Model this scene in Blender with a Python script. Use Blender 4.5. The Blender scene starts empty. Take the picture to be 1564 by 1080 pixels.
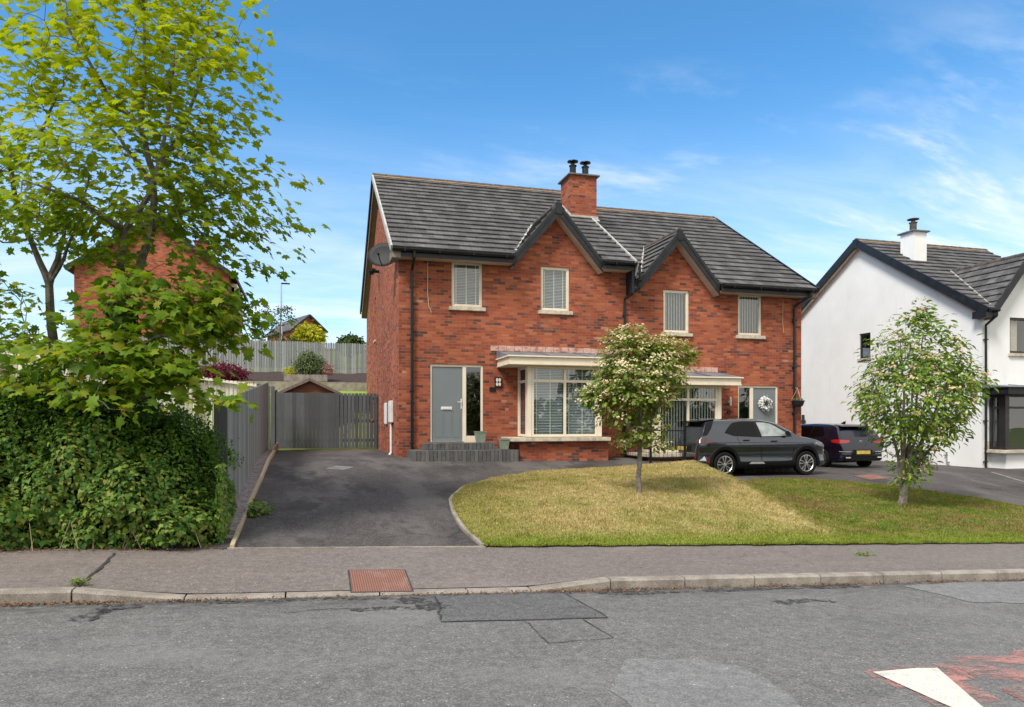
import bpy, bmesh, math, random
import numpy as np
from mathutils import Vector, Matrix
R = math.radians
S = bpy.context.scene
COL = S.collection
rng = np.random.default_rng(7)
random.seed(7)

# ------------------------------------------------------------------ camera, sky, sun, exposure
YAW = R(15.75)
cd = bpy.data.cameras.new('camera'); cam = bpy.data.objects.new('camera', cd); COL.objects.link(cam)
cam.location = (0, 0, 1.62); cam.rotation_euler = (R(90), 0, -YAW)
cd.sensor_width = 36; cd.lens = 36 * 1100 / 1564
cd.shift_y = (642 - 540) / 1564
cd.clip_start = .1; cd.clip_end = 3000
S.camera = cam
S.view_settings.view_transform = 'Standard'; S.view_settings.look = 'None'
S.view_settings.exposure = 0.74; S.view_settings.gamma = 1
SUN_EL, SUN_AZ = R(50), R(232)          # azimuth clockwise from +Y
sd = Vector((math.sin(SUN_AZ) * math.cos(SUN_EL), math.cos(SUN_AZ) * math.cos(SUN_EL), math.sin(SUN_EL)))
sl = bpy.data.lights.new('sun', 'SUN'); sl.energy = 2.4; sl.angle = R(16); sl.color = (1, .95, .87)
sun = bpy.data.objects.new('sun', sl); COL.objects.link(sun)
sun.rotation_euler = sd.to_track_quat('Z', 'Y').to_euler()


class T:
    """tiny node-tree helper"""
    def __init__(s, nt): s.nt = nt; s.n = nt.nodes; s.l = nt.links
    def put(s, inp, v):
        if isinstance(v, bpy.types.NodeSocket): s.l.new(v, inp)
        elif isinstance(v, (tuple, list)):
            try: inp.default_value = (*v, 1) if len(v) == 3 and inp.type == 'RGBA' else v
            except Exception: inp.default_value = v[:3]
        else:
            inp.default_value = (v, v, v) if inp.type == 'VECTOR' else ((v, v, v, 1) if inp.type == 'RGBA' else v)
    def new(s, t, **k):
        n = s.n.new(t)
        for a, b in k.items(): setattr(n, a, b)
        return n
    def m(s, op, a, b=0., c=0., clamp=False):
        n = s.new('ShaderNodeMath', operation=op, use_clamp=clamp)
        for i, v in enumerate((a, b, c)): s.put(n.inputs[i], v)
        return n.outputs[0]
    def vm(s, op, a, b=(0, 0, 0), out=0):
        n = s.new('ShaderNodeVectorMath', operation=op); s.put(n.inputs[0], a); s.put(n.inputs[1], b); return n.outputs[out]
    def co(s, k='Object'): return s.new('ShaderNodeTexCoord').outputs[k]
    def geo(s, k): return s.new('ShaderNodeNewGeometry').outputs[k]
    def sep(s, v):
        n = s.new('ShaderNodeSeparateXYZ'); s.put(n.inputs[0], v); return n.outputs
    def xyz(s, x, y, z=0.):
        n = s.new('ShaderNodeCombineXYZ')
        for i, v in enumerate((x, y, z)): s.put(n.inputs[i], v)
        return n.outputs[0]
    def noise(s, v, scale, det=4, rough=.55, dist=0., out=0):
        n = s.new('ShaderNodeTexNoise'); s.put(n.inputs['Vector'], v); n.inputs['Scale'].default_value = scale
        n.inputs['Detail'].default_value = det; n.inputs['Roughness'].default_value = rough; n.inputs['Distortion'].default_value = dist
        return n.outputs[out]
    def vor(s, v, scale, feat='F1', out=0, rnd=1.):
        n = s.new('ShaderNodeTexVoronoi', feature=feat); s.put(n.inputs['Vector'], v); n.inputs['Scale'].default_value = scale
        n.inputs['Randomness'].default_value = rnd
        return n.outputs[out]
    def wn(s, v, out=0):
        n = s.new('ShaderNodeTexWhiteNoise'); s.put(n.inputs[0], v); return n.outputs[out]
    def sc(s, v, k): return s.vm('MULTIPLY', v, k)
    def step(s, v, a, b):
        n = s.new('ShaderNodeMapRange', interpolation_type='SMOOTHSTEP'); s.put(n.inputs[0], v)
        n.inputs[1].default_value = a; n.inputs[2].default_value = b; return n.outputs[0]
    def ramp(s, f, stops):
        n = s.new('ShaderNodeValToRGB'); e = n.color_ramp.elements
        while len(e) < len(stops): e.new(.5)
        for el, (p, c) in zip(e, stops): el.position = p; el.color = (*c, 1)
        s.put(n.inputs[0], f); return n.outputs[0]
    def mix(s, f, a, b, mode='MIX'):
        n = s.new('ShaderNodeMix', data_type='RGBA', blend_type=mode)
        s.put(n.inputs[0], f); s.put(n.inputs[6], a); s.put(n.inputs[7], b); return n.outputs[2]
    def bump(s, h, dist=.01, st=1.):
        n = s.new('ShaderNodeBump'); s.put(n.inputs['Height'], h); n.inputs['Distance'].default_value = dist
        n.inputs['Strength'].default_value = st; return n.outputs[0]
    def rnd(s): return s.geo('Random Per Island')


w = bpy.data.worlds.new('World'); S.world = w; w.use_nodes = True
t = T(w.node_tree); t.n.clear()
sky = t.new('ShaderNodeTexSky', sky_type='NISHITA', sun_disc=False)
sky.sun_elevation = SUN_EL; sky.sun_rotation = SUN_AZ; sky.air_density = 1.0; sky.dust_density = .6; sky.ozone_density = 2.2
d = t.co('Generated'); x, y, z = t.sep(d)
zc = t.m('MAXIMUM', z, .03)
pl = t.xyz(t.m('DIVIDE', x, t.m('ADD', zc, .22)), t.m('DIVIDE', y, t.m('ADD', zc, .22)))
n1 = t.noise(t.sc(pl, (1, 2.6, 1)), 1.35, 9, .62, .35)
n2 = t.noise(t.vm('ADD', pl, (3.1, 7.7, 0)), .8, 3, .5)
n3 = t.noise(t.sc(pl, (.7, 2.2, 1)), 2.6, 8, .6, .5)
side = t.step(x, .0, .95)
low = t.step(z, .52, .30)
wisp = t.m('MULTIPLY', t.m('MULTIPLY', t.step(n1, .50, .70), t.step(n2, .36, .56)), t.m('MULTIPLY', low, t.m('ADD', .12, t.m('MULTIPLY', side, .62))))
veil = t.m('MULTIPLY', t.step(z, .43, .06), t.m('ADD', .48, t.m('MULTIPLY', t.step(n3, .3, .75), .52)))
veil = t.m('MULTIPLY', veil, t.m('ADD', .80, t.m('MULTIPLY', side, .22)))
front = t.m('MINIMUM', t.m('ADD', wisp, veil), .9)
over = t.step(t.noise(d, 1.6, 6, .6), .3, .55)
back = t.m('MULTIPLY', t.step(y, .25, -.25), t.m('ADD', .55, t.m('MULTIPLY', over, .45)))   # overcast added behind the camera for neutral soft fill
zen = t.m('MULTIPLY', t.step(z, .62, .82), .85)  # white cloud added overhead for the same soft fill
cloud = t.m('MAXIMUM', t.m('MAXIMUM', front, back), zen)
skyc = t.mix(1., sky.outputs[0], (.76, 1.50, 1.84), 'MULTIPLY')
colr = t.mix(cloud, skyc, t.mix(t.step(y, .35, -.05), (9.0, 9.4, 9.9), (9.9, 9.45, 8.75)))
bg = t.new('ShaderNodeBackground'); t.put(bg.inputs[0], colr); bg.inputs[1].default_value = .074
out = t.new('ShaderNodeOutputWorld'); t.l.new(bg.outputs[0], out.inputs[0])

# ------------------------------------------------------------------ materials
MATS = {}
def mat(name, col, rough=.7, metal=0., spec=.5, bump=None, coat=0., trans=0., alpha=None):
    """col: colour or function(T) -> colour (or (colour, bump normal))"""
    m = bpy.data.materials.new(name); m.use_nodes = True
    t = T(m.node_tree); b = t.n['Principled BSDF']
    c = col(t) if callable(col) else col
    if isinstance(c, tuple) and len(c) == 2 and isinstance(c[0], bpy.types.NodeSocket):
        t.put(b.inputs['Normal'], c[1]); c = c[0]
    t.put(b.inputs['Base Color'], c)
    if alpha: t.put(b.inputs['Alpha'], alpha(t))
    t.put(b.inputs['Roughness'], rough(t) if callable(rough) else rough); b.inputs['Metallic'].default_value = metal
    b.inputs['Specular IOR Level'].default_value = spec
    b.inputs['Coat Weight'].default_value = coat; b.inputs['Coat Roughness'].default_value = .04
    if trans:
        tr = t.new('ShaderNodeBsdfTranslucent'); t.put(tr.inputs[0], t.mix(1., c, (1.45, 1.4, .5), 'MULTIPLY'))
        mx = t.new('ShaderNodeMixShader'); mx.inputs[0].default_value = trans
        t.l.new(b.outputs[0], mx.inputs[1]); t.l.new(tr.outputs[0], mx.inputs[2])
        t.l.new(mx.outputs[0], t.n['Material Output'].inputs[0])
    MATS[name] = m; return m

def wear(a, b, scale=6, lo=.35, hi=.7, fine=60, fa=.25):
    def f(t):
        o = t.co(); n = t.noise(o, scale, 6, .6); c = t.mix(t.step(n, lo, hi), a, b)
        g = t.noise(o, fine, 3, .6)
        return t.mix(fa, c, t.mix(1., c, t.ramp(g, [(.3, (.35,) * 3), (.7, (1.7,) * 3)]), 'MULTIPLY'))
    return f

def uv_wall(t):
    o = t.sep(t.co()); nx = t.m('ABSOLUTE', t.sep(t.geo('True Normal'))[0]); k = t.m('GREATER_THAN', nx, .6)
    u = t.m('ADD', t.m('MULTIPLY', o[1], k), t.m('MULTIPLY', o[0], t.m('SUBTRACT', 1., k)))
    return u, o[2]

def brick(t):
    u, z = uv_wall(t)
    rz = t.m('DIVIDE', z, .075); row = t.m('FLOOR', rz)
    ru = t.m('ADD', t.m('DIVIDE', u, .225), t.m('MULTIPLY', t.m('FLOORED_MODULO', row, 2.), .5)); col = t.m('FLOOR', ru)
    fu, fz = t.m('FRACT', ru), t.m('FRACT', rz)
    mort = t.m('MAXIMUM', t.m('LESS_THAN', fu, .045), t.m('LESS_THAN', fz, .15))
    cell = t.xyz(col, row, 3.); a = t.wn(cell); b = t.wn(t.xyz(col, row, 9.))
    big = t.noise(t.xyz(t.m('MULTIPLY', u, .9), t.m('MULTIPLY', z, 2.4)), 1.1, 3, .5)
    c = t.ramp(a, [(0, (.215, .052, .032)), (.35, (.305, .076, .040)), (.7, (.372, .100, .048)), (1, (.43, .138, .068))])
    c = t.mix(t.m('MULTIPLY', t.step(t.noise(t.xyz(u, z), 90, 3, .6), .4, .8), .35), c, (.17, .05, .035))
    dk = t.m('GREATER_THAN', t.m('ADD', b, t.m('MULTIPLY', big, .75)), 1.235)
    c = t.mix(t.m('MULTIPLY', dk, .86), c, t.mix(a, (.060, .040, .040), (.13, .062, .052)))
    drift = t.noise(t.xyz(u, t.m('MULTIPLY', z, .7), 2.), .33, 4, .6)
    c = t.mix(1., c, t.ramp(drift, [(.3, (.78, .74, .74)), (.7, (1.18, 1.22, 1.2))]), 'MULTIPLY')
    pale = t.m('GREATER_THAN', t.m('ADD', t.wn(t.xyz(col, row, 21.)), t.m('MULTIPLY', t.noise(t.xyz(u, z, 5.), .7, 2), .5)), 1.30)
    c = t.mix(t.m('MULTIPLY', pale, .6), c, (.50, .27, .20))
    c = t.mix(mort, c, (.27, .135, .09))
    st = t.m('MULTIPLY', t.step(t.noise(t.xyz(u, t.m('MULTIPLY', z, .5)), 1.7, 6, .65), .5, .85), .3)
    c = t.mix(st, c, (.42, .24, .18))
    hb = t.m('ADD', t.m('SUBTRACT', 1., mort), t.m('MULTIPLY', t.noise(t.xyz(u, z), 120, 2), .4))
    return c, t.bump(hb, .008, .8)
mat('brick', brick, .88, spec=.25)
mat('pale_brick', wear((.36, .14, .10), (.55, .36, .30), 6, .35, .6, 40, .4), .9)

def tile(t):
    o = t.sep(t.co()); nx = t.m('ABSOLUTE', t.sep(t.geo('True Normal'))[0]); k = t.m('GREATER_THAN', nx, .3)
    u = t.m('ADD', t.m('MULTIPLY', o[1], k), t.m('MULTIPLY', o[0], t.m('SUBTRACT', 1., k)))
    row = t.m('FLOOR', t.m('DIVIDE', o[2], .205))
    ru = t.m('ADD', t.m('DIVIDE', u, .3), t.m('MULTIPLY', t.m('FLOORED_MODULO', row, 2.), .5)); col = t.m('FLOOR', ru)
    a = t.wn(t.xyz(col, row)); gap = t.m('LESS_THAN', t.m('FRACT', ru), .03)
    c = t.ramp(a, [(0, (.060, .058, .059)), (.6, (.086, .083, .084)), (1, (.122, .118, .117))])
    p = t.xyz(t.m('MULTIPLY', u, .8), t.m('MULTIPLY', o[2], 3.2))
    l = t.step(t.noise(p, 2.2, 7, .68), .47, .72)
    c = t.mix(t.m('MULTIPLY', l, .55), c, (.235, .23, .228))
    c = t.mix(t.m('MULTIPLY', t.step(t.noise(t.xyz(u, o[2], 4.), 14, 4, .6), .62, .72), .5), c, (.33, .31, .27))
    return t.mix(gap, c, (.03, .03, .03)), t.bump(t.noise(t.co(), 90, 3), .004, .7)
mat('roof_tile', tile, .8, spec=.3)
mat('ridge_tile', wear((.05, .045, .042), (.14, .10, .07), 5), .85)
mat('ridge_mortar', wear((.36, .22, .12), (.20, .15, .11), 4), .9)
mat('lead', wear((.14, .16, .19), (.24, .26, .28), 3), .5, .2)
mat('pale_verge', wear((.48, .47, .45), (.33, .32, .30), 5), .7)
mat('soffit_brown', wear((.19, .15, .13), (.24, .2, .17), 3), .75)
mat('soffit_cream', wear((.55, .43, .36), (.42, .33, .28), 3), .75)
mat('black_gloss', wear((.007, .008, .010), (.014, .015, .018), 5), .35, spec=.35)
mat('barge', wear((.010, .012, .016), (.020, .023, .028), 4), .42, spec=.35)
mat('cream', wear((.78, .70, .56), (.72, .63, .50), 3, fa=.08), .4)
mat('stone', wear((.60, .53, .43), (.36, .31, .25), 7), .85)
def rendered(t):
    o = t.co(); c = wear((.84, .84, .835), (.76, .76, .755), .8, .3, .75, 160, .08)(t); u, z = uv_wall(t)
    st = t.m('MULTIPLY', t.step(t.noise(t.xyz(t.m('MULTIPLY', u, 3.2), t.m('MULTIPLY', z, .35)), 1.6, 6, .65), .52, .8), .30)
    return t.mix(st, c, (.58, .575, .55)), t.bump(t.noise(o, 60, 4), .004, .4)
mat('render_white', rendered, .85)
mat('dark_frame', wear((.022, .020, .022), (.03, .028, .028), 3), .35)
mat('door_grey', wear((.165, .190, .200), (.175, .2, .21), 2, fa=.05), .42)
mat('chrome', (.75, .75, .74), .18, 1.)
mat('satin_metal', (.78, .78, .77), .42, .35)
mat('steel', (.55, .55, .56), .4, 1.)
mat('interior', (.035, .035, .037), .9)
mat('blind_grey', (.60, .64, .65), .6)
mat('blind_white', (.80, .82, .80), .6, trans=.25)
mat('curtain', wear((.55, .45, .33), (.62, .55, .45), 8), .9)
mat('white_plastic', wear((.75, .75, .74), (.65, .64, .62), 4), .45)
mat('dish_grey', wear((.022, .023, .026), (.035, .036, .038), 3), .6, spec=.25)
mat('cable', (.5, .33, .22), .7)
mat('black_plastic', (.0045, .0048, .0055), .6, spec=.2)
mat('sage', wear((.20, .25, .19), (.27, .31, .24), 6), .6)
mat('lamp_glass', wear((.72, .70, .60), (.6, .6, .5), 9), .3)
def glass(name, refl=.9, tint=(.78, .83, .84), f0=.16):
    m = bpy.data.materials.new(name); m.use_nodes = True; t = T(m.node_tree); t.n.remove(t.n['Principled BSDF'])
    tr = t.new('ShaderNodeBsdfTransparent'); t.put(tr.inputs[0], tint)
    gl = t.new('ShaderNodeBsdfGlossy'); gl.inputs['Roughness'].default_value = .015; t.put(gl.inputs[0], (refl,) * 3)
    t.put(gl.inputs['Normal'], t.bump(t.noise(t.co(), 1.3, 2), .03, .25))
    cs = t.m('ABSOLUTE', t.vm('DOT_PRODUCT', t.geo('Incoming'), t.geo('Normal'), 1))
    fr = t.m('ADD', f0, t.m('MULTIPLY', t.m('POWER', t.m('SUBTRACT', 1., cs), 5.), 1 - f0), clamp=True)
    mx = t.new('ShaderNodeMixShader'); t.l.new(fr, mx.inputs[0])
    t.l.new(tr.outputs[0], mx.inputs[1]); t.l.new(gl.outputs[0], mx.inputs[2]); t.l.new(mx.outputs[0], t.n['Material Output'].inputs[0])
    MATS[name] = m
glass('glass'); glass('tinted_glass', .9, (.16, .17, .18)); glass('car_glass', .9, (.55, .6, .6))

def asphalt(a, b, agg, scale=1., speck=.12, extra=None, tarm=(.05, .05, .052)):
    def f(t):
        o = t.co(); n = t.noise(o, .7 * scale, 6, .65)
        c = t.mix(t.step(n, .3, .72), a, b)
        v = t.vor(o, 62 * scale, out=1); vv = t.sep(v)[0]
        dk = t.m('MULTIPLY', t.step(t.vor(o, 62 * scale), .42, .75), .62)
        c = t.mix(t.m('MULTIPLY', t.step(vv, .55, 1.), .75), c, agg)
        c = t.mix(t.m('MULTIPLY', t.step(vv, .35, 0.), .55), c, tarm)
        c = t.mix(dk, c, tarm)
        sp = t.m('MULTIPLY', t.m('GREATER_THAN', t.sep(t.vor(o, 26 * scale, out=1))[1], 1 - speck), t.step(t.vor(o, 26 * scale), .30, .16))
        c = t.mix(t.m('MULTIPLY', sp, .75), c, tuple(min(.62, k * 2.1) for k in agg))
        mid = t.noise(o, 9 * scale, 4, .6)
        c = t.mix(1., c, t.ramp(mid, [(.25, (.72,) * 3), (.75, (1.22,) * 3)]), 'MULTIPLY')
        if extra: c = extra(t, o, c)
        return c, t.bump(t.m('ADD', t.vor(o, 62 * scale), t.m('MULTIPLY', t.noise(o, 150, 2), .5)), .006, .45)
    return f
def crack(t, o, c, sc, wdt, amt, col=(.02, .02, .02), seed=0.):
    q = t.vm('ADD', o, (seed, seed * 1.7, 0)); q = t.vm('ADD', q, t.sc(t.noise(q, 2.2, 4, .6, out=1), (.5, .5, 0)))
    e = t.vor(q, sc, 'DISTANCE_TO_EDGE'); m = t.m('MULTIPLY', t.step(e, wdt, wdt * .3), t.step(t.noise(o, .55, 2), .52, .64))
    return t.mix(t.m('MULTIPLY', m, amt), c, col)
def road_x(t, o, c):
    x, y, z = t.sep(o)
    st = t.m('MULTIPLY', t.step(t.noise(t.xyz(t.m('MULTIPLY', x, .35), y), 1.2, 6, .6), .48, .7), .38)
    c = t.mix(st, c, (.215, .207, .20))
    gut = t.m('MULTIPLY', t.step(y, 6.75, 7.30), t.step(t.noise(t.sc(o, (1, 3, 1)), 3.2, 6, .7), .35, .62))
    return t.mix(t.m('MULTIPLY', gut, .8), c, (.052, .05, .05))
mat('asphalt_road', asphalt((.150, .146, .141), (.185, .180, .173), (.245, .238, .228), 1.25, .03, road_x, (.075, .074, .073)), .86, spec=.35)
def pave_x(t, o, c):
    c = crack(t, o, c, .5, .004, .45, seed=3.3)
    return t.mix(t.m('MULTIPLY', t.step(t.noise(t.sc(o, (.5, 1.4, 1)), 1.1, 6, .65), .5, .72), .4), c, (.27, .22, .205))
mat('asphalt_pavement', asphalt((.170, .143, .129), (.203, .173, .157), (.265, .238, .222), 1.5, .09, pave_x, (.115, .10, .094)), .88, spec=.3)
def drive_x(t, o, c):
    x, y, z = t.sep(o)
    c = t.mix(t.m('MULTIPLY', t.step(t.noise(t.sc(o, (1, .35, 1)), 1.1, 5, .6), .45, .62), .6), c, (.135, .122, .116))
    c = t.mix(t.m('MULTIPLY', t.step(t.noise(t.sc(o, (1, .5, 1)), .8, 6, .7), .52, .62), .75), c, (.034, .031, .030))
    return crack(t, o, c, .35, .006, .6, seed=8.)
mat('asphalt_drive', asphalt((.060, .051, .047), (.092, .080, .074), (.145, .132, .125), 1.15, .10, drive_x, (.034, .031, .032)), .84, spec=.35)
mat('asphalt_patch', asphalt((.105, .104, .103), (.135, .134, .132), (.20, .195, .188), 1.25, .04, None, (.05, .05, .05)), .88)
mat('asphalt_pale', asphalt((.185, .183, .18), (.215, .212, .207), (.27, .265, .26), 1.4, .03, None, (.11, .11, .11)), .88)
mat('tar', wear((.03, .03, .031), (.055, .054, .053), 8), .7)
mat('tar_worn', wear((.03, .03, .031), (.055, .054, .053), 8), .8, alpha=lambda t: t.step(t.noise(t.co(), 16, 6, .7), .44, .60))
mat('kerb_stone', wear((.33, .295, .255), (.19, .165, .14), 4, .3, .7, 90, .45), .9)
mat('white_marking', wear((.62, .60, .53), (.42, .41, .37), 7, .55, .8, 90, .3), .7, alpha=lambda t: t.step(t.noise(t.co(), 70, 4, .7), .30, .40))
def redm(t):
    o = t.co(); n = t.noise(o, 9, 6, .7)
    return t.mix(t.step(n, .35, .65), (.50, .235, .195), (.36, .20, .18))
def worn(a, b, sc=(1, 2.2, 1)):
    return lambda t: t.m('MULTIPLY', t.step(t.m('ADD', t.m('MULTIPLY', t.noise(t.sc(t.co(), sc), 2.6, 7, .68), .75), t.m('MULTIPLY', t.noise(t.co(), 60, 3, .6), .25)), a, b), .85)
mat('red_marking', redm, .85, alpha=worn(.44, .60))
def rust(t):
    o = t.sep(t.co()); g = t.m('MULTIPLY', t.m('SINE', t.m('MULTIPLY', t.m('ADD', o[0], o[1]), 130.)), t.m('SINE', t.m('MULTIPLY', t.m('SUBTRACT', o[0], o[1]), 130.)))
    c = t.mix(t.step(g, -.1, .4), (.20, .085, .058), (.34, .165, .12))
    return t.mix(t.m('MULTIPLY', t.step(t.noise(t.co(), 6, 5), .5, .75), .6), c, (.33, .21, .165)), t.bump(g, .006)
mat('rusty_iron', rust, .8)
mat('grey_iron', wear((.11, .11, .115), (.2, .2, .2), 8), .6)

LAWN1_G = None
def lawncol(t, o, isl=None):
    x, y, z = t.sep(o)
    big = t.noise(t.sc(o, (1, .7, 0)), .75, 4, .6); mid = t.noise(t.sc(o, (1, 1.5, 0)), 2.6, 5, .65)
    # dry straw lawn on the left of the boundary, greener to the right and along the pavement edge
    line = t.m('SUBTRACT', x, t.m('ADD', 8.1, t.m('MULTIPLY', t.m('SUBTRACT', y, 9.3), .2)))
    right = t.step(t.m('ADD', line, t.m('MULTIPLY', t.m('SUBTRACT', mid, .5), 1.1)), -.22, .22)
    fine = t.noise(o, 9, 4, .7)
    edge = t.step(t.m('ADD', y, t.m('MULTIPLY', mid, 2.2)), 11.7, 9.9)
    lft = t.step(t.m('ADD', x, t.m('MULTIPLY', mid, 2.2)), 5.0, 3.0)
    dry = t.mix(t.step(mid, .34, .68), (.53, .43, .235), (.40, .35, .135))
    dry = t.mix(t.m('MULTIPLY', t.step(big, .44, .66), .65), dry, (.27, .28, .07))
    dry = t.mix(t.m('MULTIPLY', t.step(fine, .50, .68), .6), dry, (.27, .185, .09))
    dry = t.mix(t.m('MULTIPLY', t.step(t.noise(t.sc(o, (1, 1.4, 0)), 1.7, 5, .7), .56, .68), .75), dry, (.20, .26, .045))
    grn = t.mix(t.step(mid, .3, .68), (.185, .255, .036), (.33, .32, .085))
    g2 = t.mix(t.step(mid, .36, .64), (.125, .185, .026), (.27, .235, .075))
    g2 = t.mix(t.m('MULTIPLY', t.step(big, .46, .64), .7), g2, (.25, .175, .085))
    g2 = t.mix(t.m('MULTIPLY', t.step(t.noise(t.sc(o, (.6, 1.6, 0)), 1.6, 3), .54, .68), .8), g2, (.125, .225, .020))
    c = t.mix(t.m('MAXIMUM', t.m('MULTIPLY', edge, .9), t.m('MULTIPLY', lft, .6)), dry, grn)
    c = t.mix(right, c, g2)
    br = t.m('MULTIPLY', t.step(t.m('ADD', y, t.m('MULTIPLY', fine, .7)), 10.4, 9.8), .75)
    return t.mix(br, c, (.20, .27, .03))
def lawn_base(t):
    o = t.co(); c = lawncol(t, o); f = t.noise(o, 70, 4, .7)
    return t.mix(1., c, t.ramp(f, [(.25, (.45,) * 3), (.75, (1.25,) * 3)]), 'MULTIPLY'), t.bump(f, .02, .8)
mat('lawn', lawn_base, .95, spec=.1)
def blade(t):
    c = lawncol(t, t.co()); r = t.rnd()
    c = t.mix(1., c, t.ramp(r, [(0, (.50, .50, .44)), (.6, (1.05, 1.05, 1)), (1, (1.55, 1.45, 1.45))]), 'MULTIPLY')
    return c
mat('grass_blade', blade, .8, spec=.2, trans=.25)
mat('rough_grass', wear((.10, .15, .03), (.19, .21, .05), 1.5), .95, spec=.1)
mat('garden_grass', wear((.20, .30, .05), (.27, .36, .07), 1.5), .95, spec=.1)
mat('soil', wear((.030, .016, .012), (.060, .033, .026), 9), .95)
mat('gravel', lambda t: t.ramp(t.sep(t.vor(t.co(), 24, out=1))[0], [(0, (.12, .09, .09)), (.5, (.22, .18, .18)), (1, (.34, .30, .30))]), .9)
mat('sleeper', wear((.22, .19, .16), (.34, .30, .25), 6), .9)
def plank(a, b, ax=2, stain=(.05, .055, .05), sa=.5):
    def f(t):
        o = t.co(); s = [22., 22., 22.]; s[ax] = 1.3
        g = t.noise(t.sc(o, tuple(s)), 1.5, 5, .65); r = t.rnd()
        c = t.mix(g, a, b); c = t.mix(1., c, t.ramp(r, [(0, (.66,) * 3), (1, (1.3,) * 3)]), 'MULTIPLY')
        c = t.mix(t.m('MULTIPLY', t.step(t.noise(o, 2.3, 5, .65), .5, .75), sa), c, stain)
        return c, t.bump(g, .004)
    return f
mat('wood_dark_grey', plank((.060, .066, .073), (.105, .114, .122)), .78)
mat('wood_mid_grey', plank((.20, .215, .215), (.30, .32, .315), stain=(.14, .155, .13), sa=.4), .85)
mat('wood_weathered', plank((.20, .215, .215), (.32, .335, .33), stain=(.19, .22, .18), sa=.45), .9)
mat('wood_pale', plank((.50, .47, .40), (.62, .58, .50), stain=(.30, .30, .24), sa=.5), .9)
mat('wood_black', plank((.020, .021, .023), (.035, .036, .04)), .7)
mat('wood_edging', plank((.40, .31, .20), (.50, .40, .28), 1, (.22, .17, .11), .5), .85)
mat('wood_shed', plank((.17, .065, .038), (.25, .10, .06), 0, (.12, .05, .03)), .8)
mat('felt', wear((.15, .11, .095), (.22, .17, .14), 12), .95)
mat('block_paving', lambda t: t.mix(t.m('MULTIPLY', t.step(t.noise(t.co(), 9, 5, .6), .4, .75), .5), t.ramp(t.rnd(), [(0, (.065, .064, .064)), (.5, (.085, .083, .082)), (1, (.125, .12, .117))]), (.17, .165, .155)), .9)
mat('tyre', (.009, .009, .0095), .85, spec=.2)
mat('bark_grey', wear((.20, .175, .15), (.085, .072, .06), 14), .9)
mat('bark_dark', wear((.10, .085, .07), (.055, .045, .04), 14), .9)
def leafm(name, cols, trans=.35, rough=.5, under=None, extra=None):
    def f(t):
        r = t.rnd(); k = len(cols)
        c = t.ramp(r, [(i / max(1, k - 1), q) for i, q in enumerate(cols)])
        if extra: c = extra(t, c)
        return c
    return mat(name, f, max(rough, .55), spec=.22, trans=trans)
def maple_x(t, c):
    z = t.sep(t.co())[2]
    return t.mix(t.m('MULTIPLY', t.step(t.m('ADD', z, t.m('MULTIPLY', t.noise(t.co(), .9, 3), 3.)), 4.4, 7.8), .62), c, (.40, .45, .018))   # yellow-lit upper leaves, the light put into the colour by height
leafm('maple_leaf', [(.095, .185, .016), (.17, .28, .020), (.14, .24, .018), (.25, .33, .022), (.28, .27, .03)], .5, .42, extra=maple_x)
leafm('hedge_leaf', [(.030, .085, .012), (.058, .145, .016), (.10, .205, .022), (.17, .27, .03)], .35, .36)
leafm('ivy_leaf', [(.028, .082, .017), (.055, .140, .022), (.09, .180, .028), (.12, .20, .03), (.21, .28, .05), (.22, .20, .05)], .25, .30)
leafm('shrub_leaf', [(.080, .145, .020), (.14, .22, .030), (.21, .27, .045), (.22, .19, .06)], .3, .45)
leafm('laurel_leaf', [(.065, .135, .014), (.115, .215, .020), (.185, .285, .028), (.27, .33, .045)], .3, .4)
leafm('blossom', [(.60, .53, .29), (.70, .65, .43), (.55, .40, .24)], .2, .8)
leafm('blossom_pink', [(.62, .40, .25), (.70, .54, .36), (.50, .34, .20)], .2, .8)
leafm('bush_leaf', [(.06, .10, .03), (.10, .15, .05), (.16, .19, .08)], .25, .5)
leafm('dark_leaf', [(.03, .055, .015), (.06, .095, .02), (.09, .13, .025)], .25, .5)
leafm('yellow_leaf', [(.40, .40, .02), (.52, .50, .03), (.30, .34, .02)], .3, .5)
leafm('purple_leaf', [(.12, .012, .03), (.19, .02, .045), (.08, .01, .02)], .3, .5)
leafm('pink_leaf', [(.40, .16, .18), (.5, .26, .26), (.25, .12, .1)], .3, .6)
leafm('dead_leaf', [(.14, .058, .028), (.22, .095, .042), (.09, .045, .03), (.30, .18, .08), (.06, .038, .03)], .05, .9)
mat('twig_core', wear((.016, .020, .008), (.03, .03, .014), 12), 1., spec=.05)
leafm('cotton', [(.75, .75, .74), (.62, .63, .63), (.82, .82, .80), (.30, .31, .30)], .1, .9)
def paint(c1, flake):
    return lambda t: t.mix(t.m('MULTIPLY', t.noise(t.co(), 900, 1), .35), c1, flake)
mat('paint_grey', paint((.050, .058, .076), (.120, .135, .168)), .16, .85, coat=1.)
mat('paint_navy', paint((.004, .005, .017), (.012, .015, .045)), .25, .5, coat=1.)
mat('car_black', (.004, .004, .0045), .3, spec=.25)
mat('alloy', (.68, .68, .69), .28, .9)
mat('alloy_dark', (.03, .03, .032), .4, .3)
mat('headlamp', wear((.22, .23, .25), (.06, .06, .07), 14, .4, .6), .08, coat=1.)
mat('tail_red', (.30, .008, .010), .12, coat=1.)
mat('tail_dark', (.06, .006, .008), .1, coat=1.)
mat('silver_trim_and_highlight', (.6, .62, .64), .1, .4, coat=1.)  # silver car trim, also the painted highlight on the crossover's roof edge
mat('plate_yellow', wear((.55, .42, .06), (.36, .26, .06), 5, .35, .6, 20, .1), .5)
mat('plate_dim', wear((.42, .32, .06), (.28, .20, .05), 5, .35, .6, 20, .1), .5)

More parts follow.
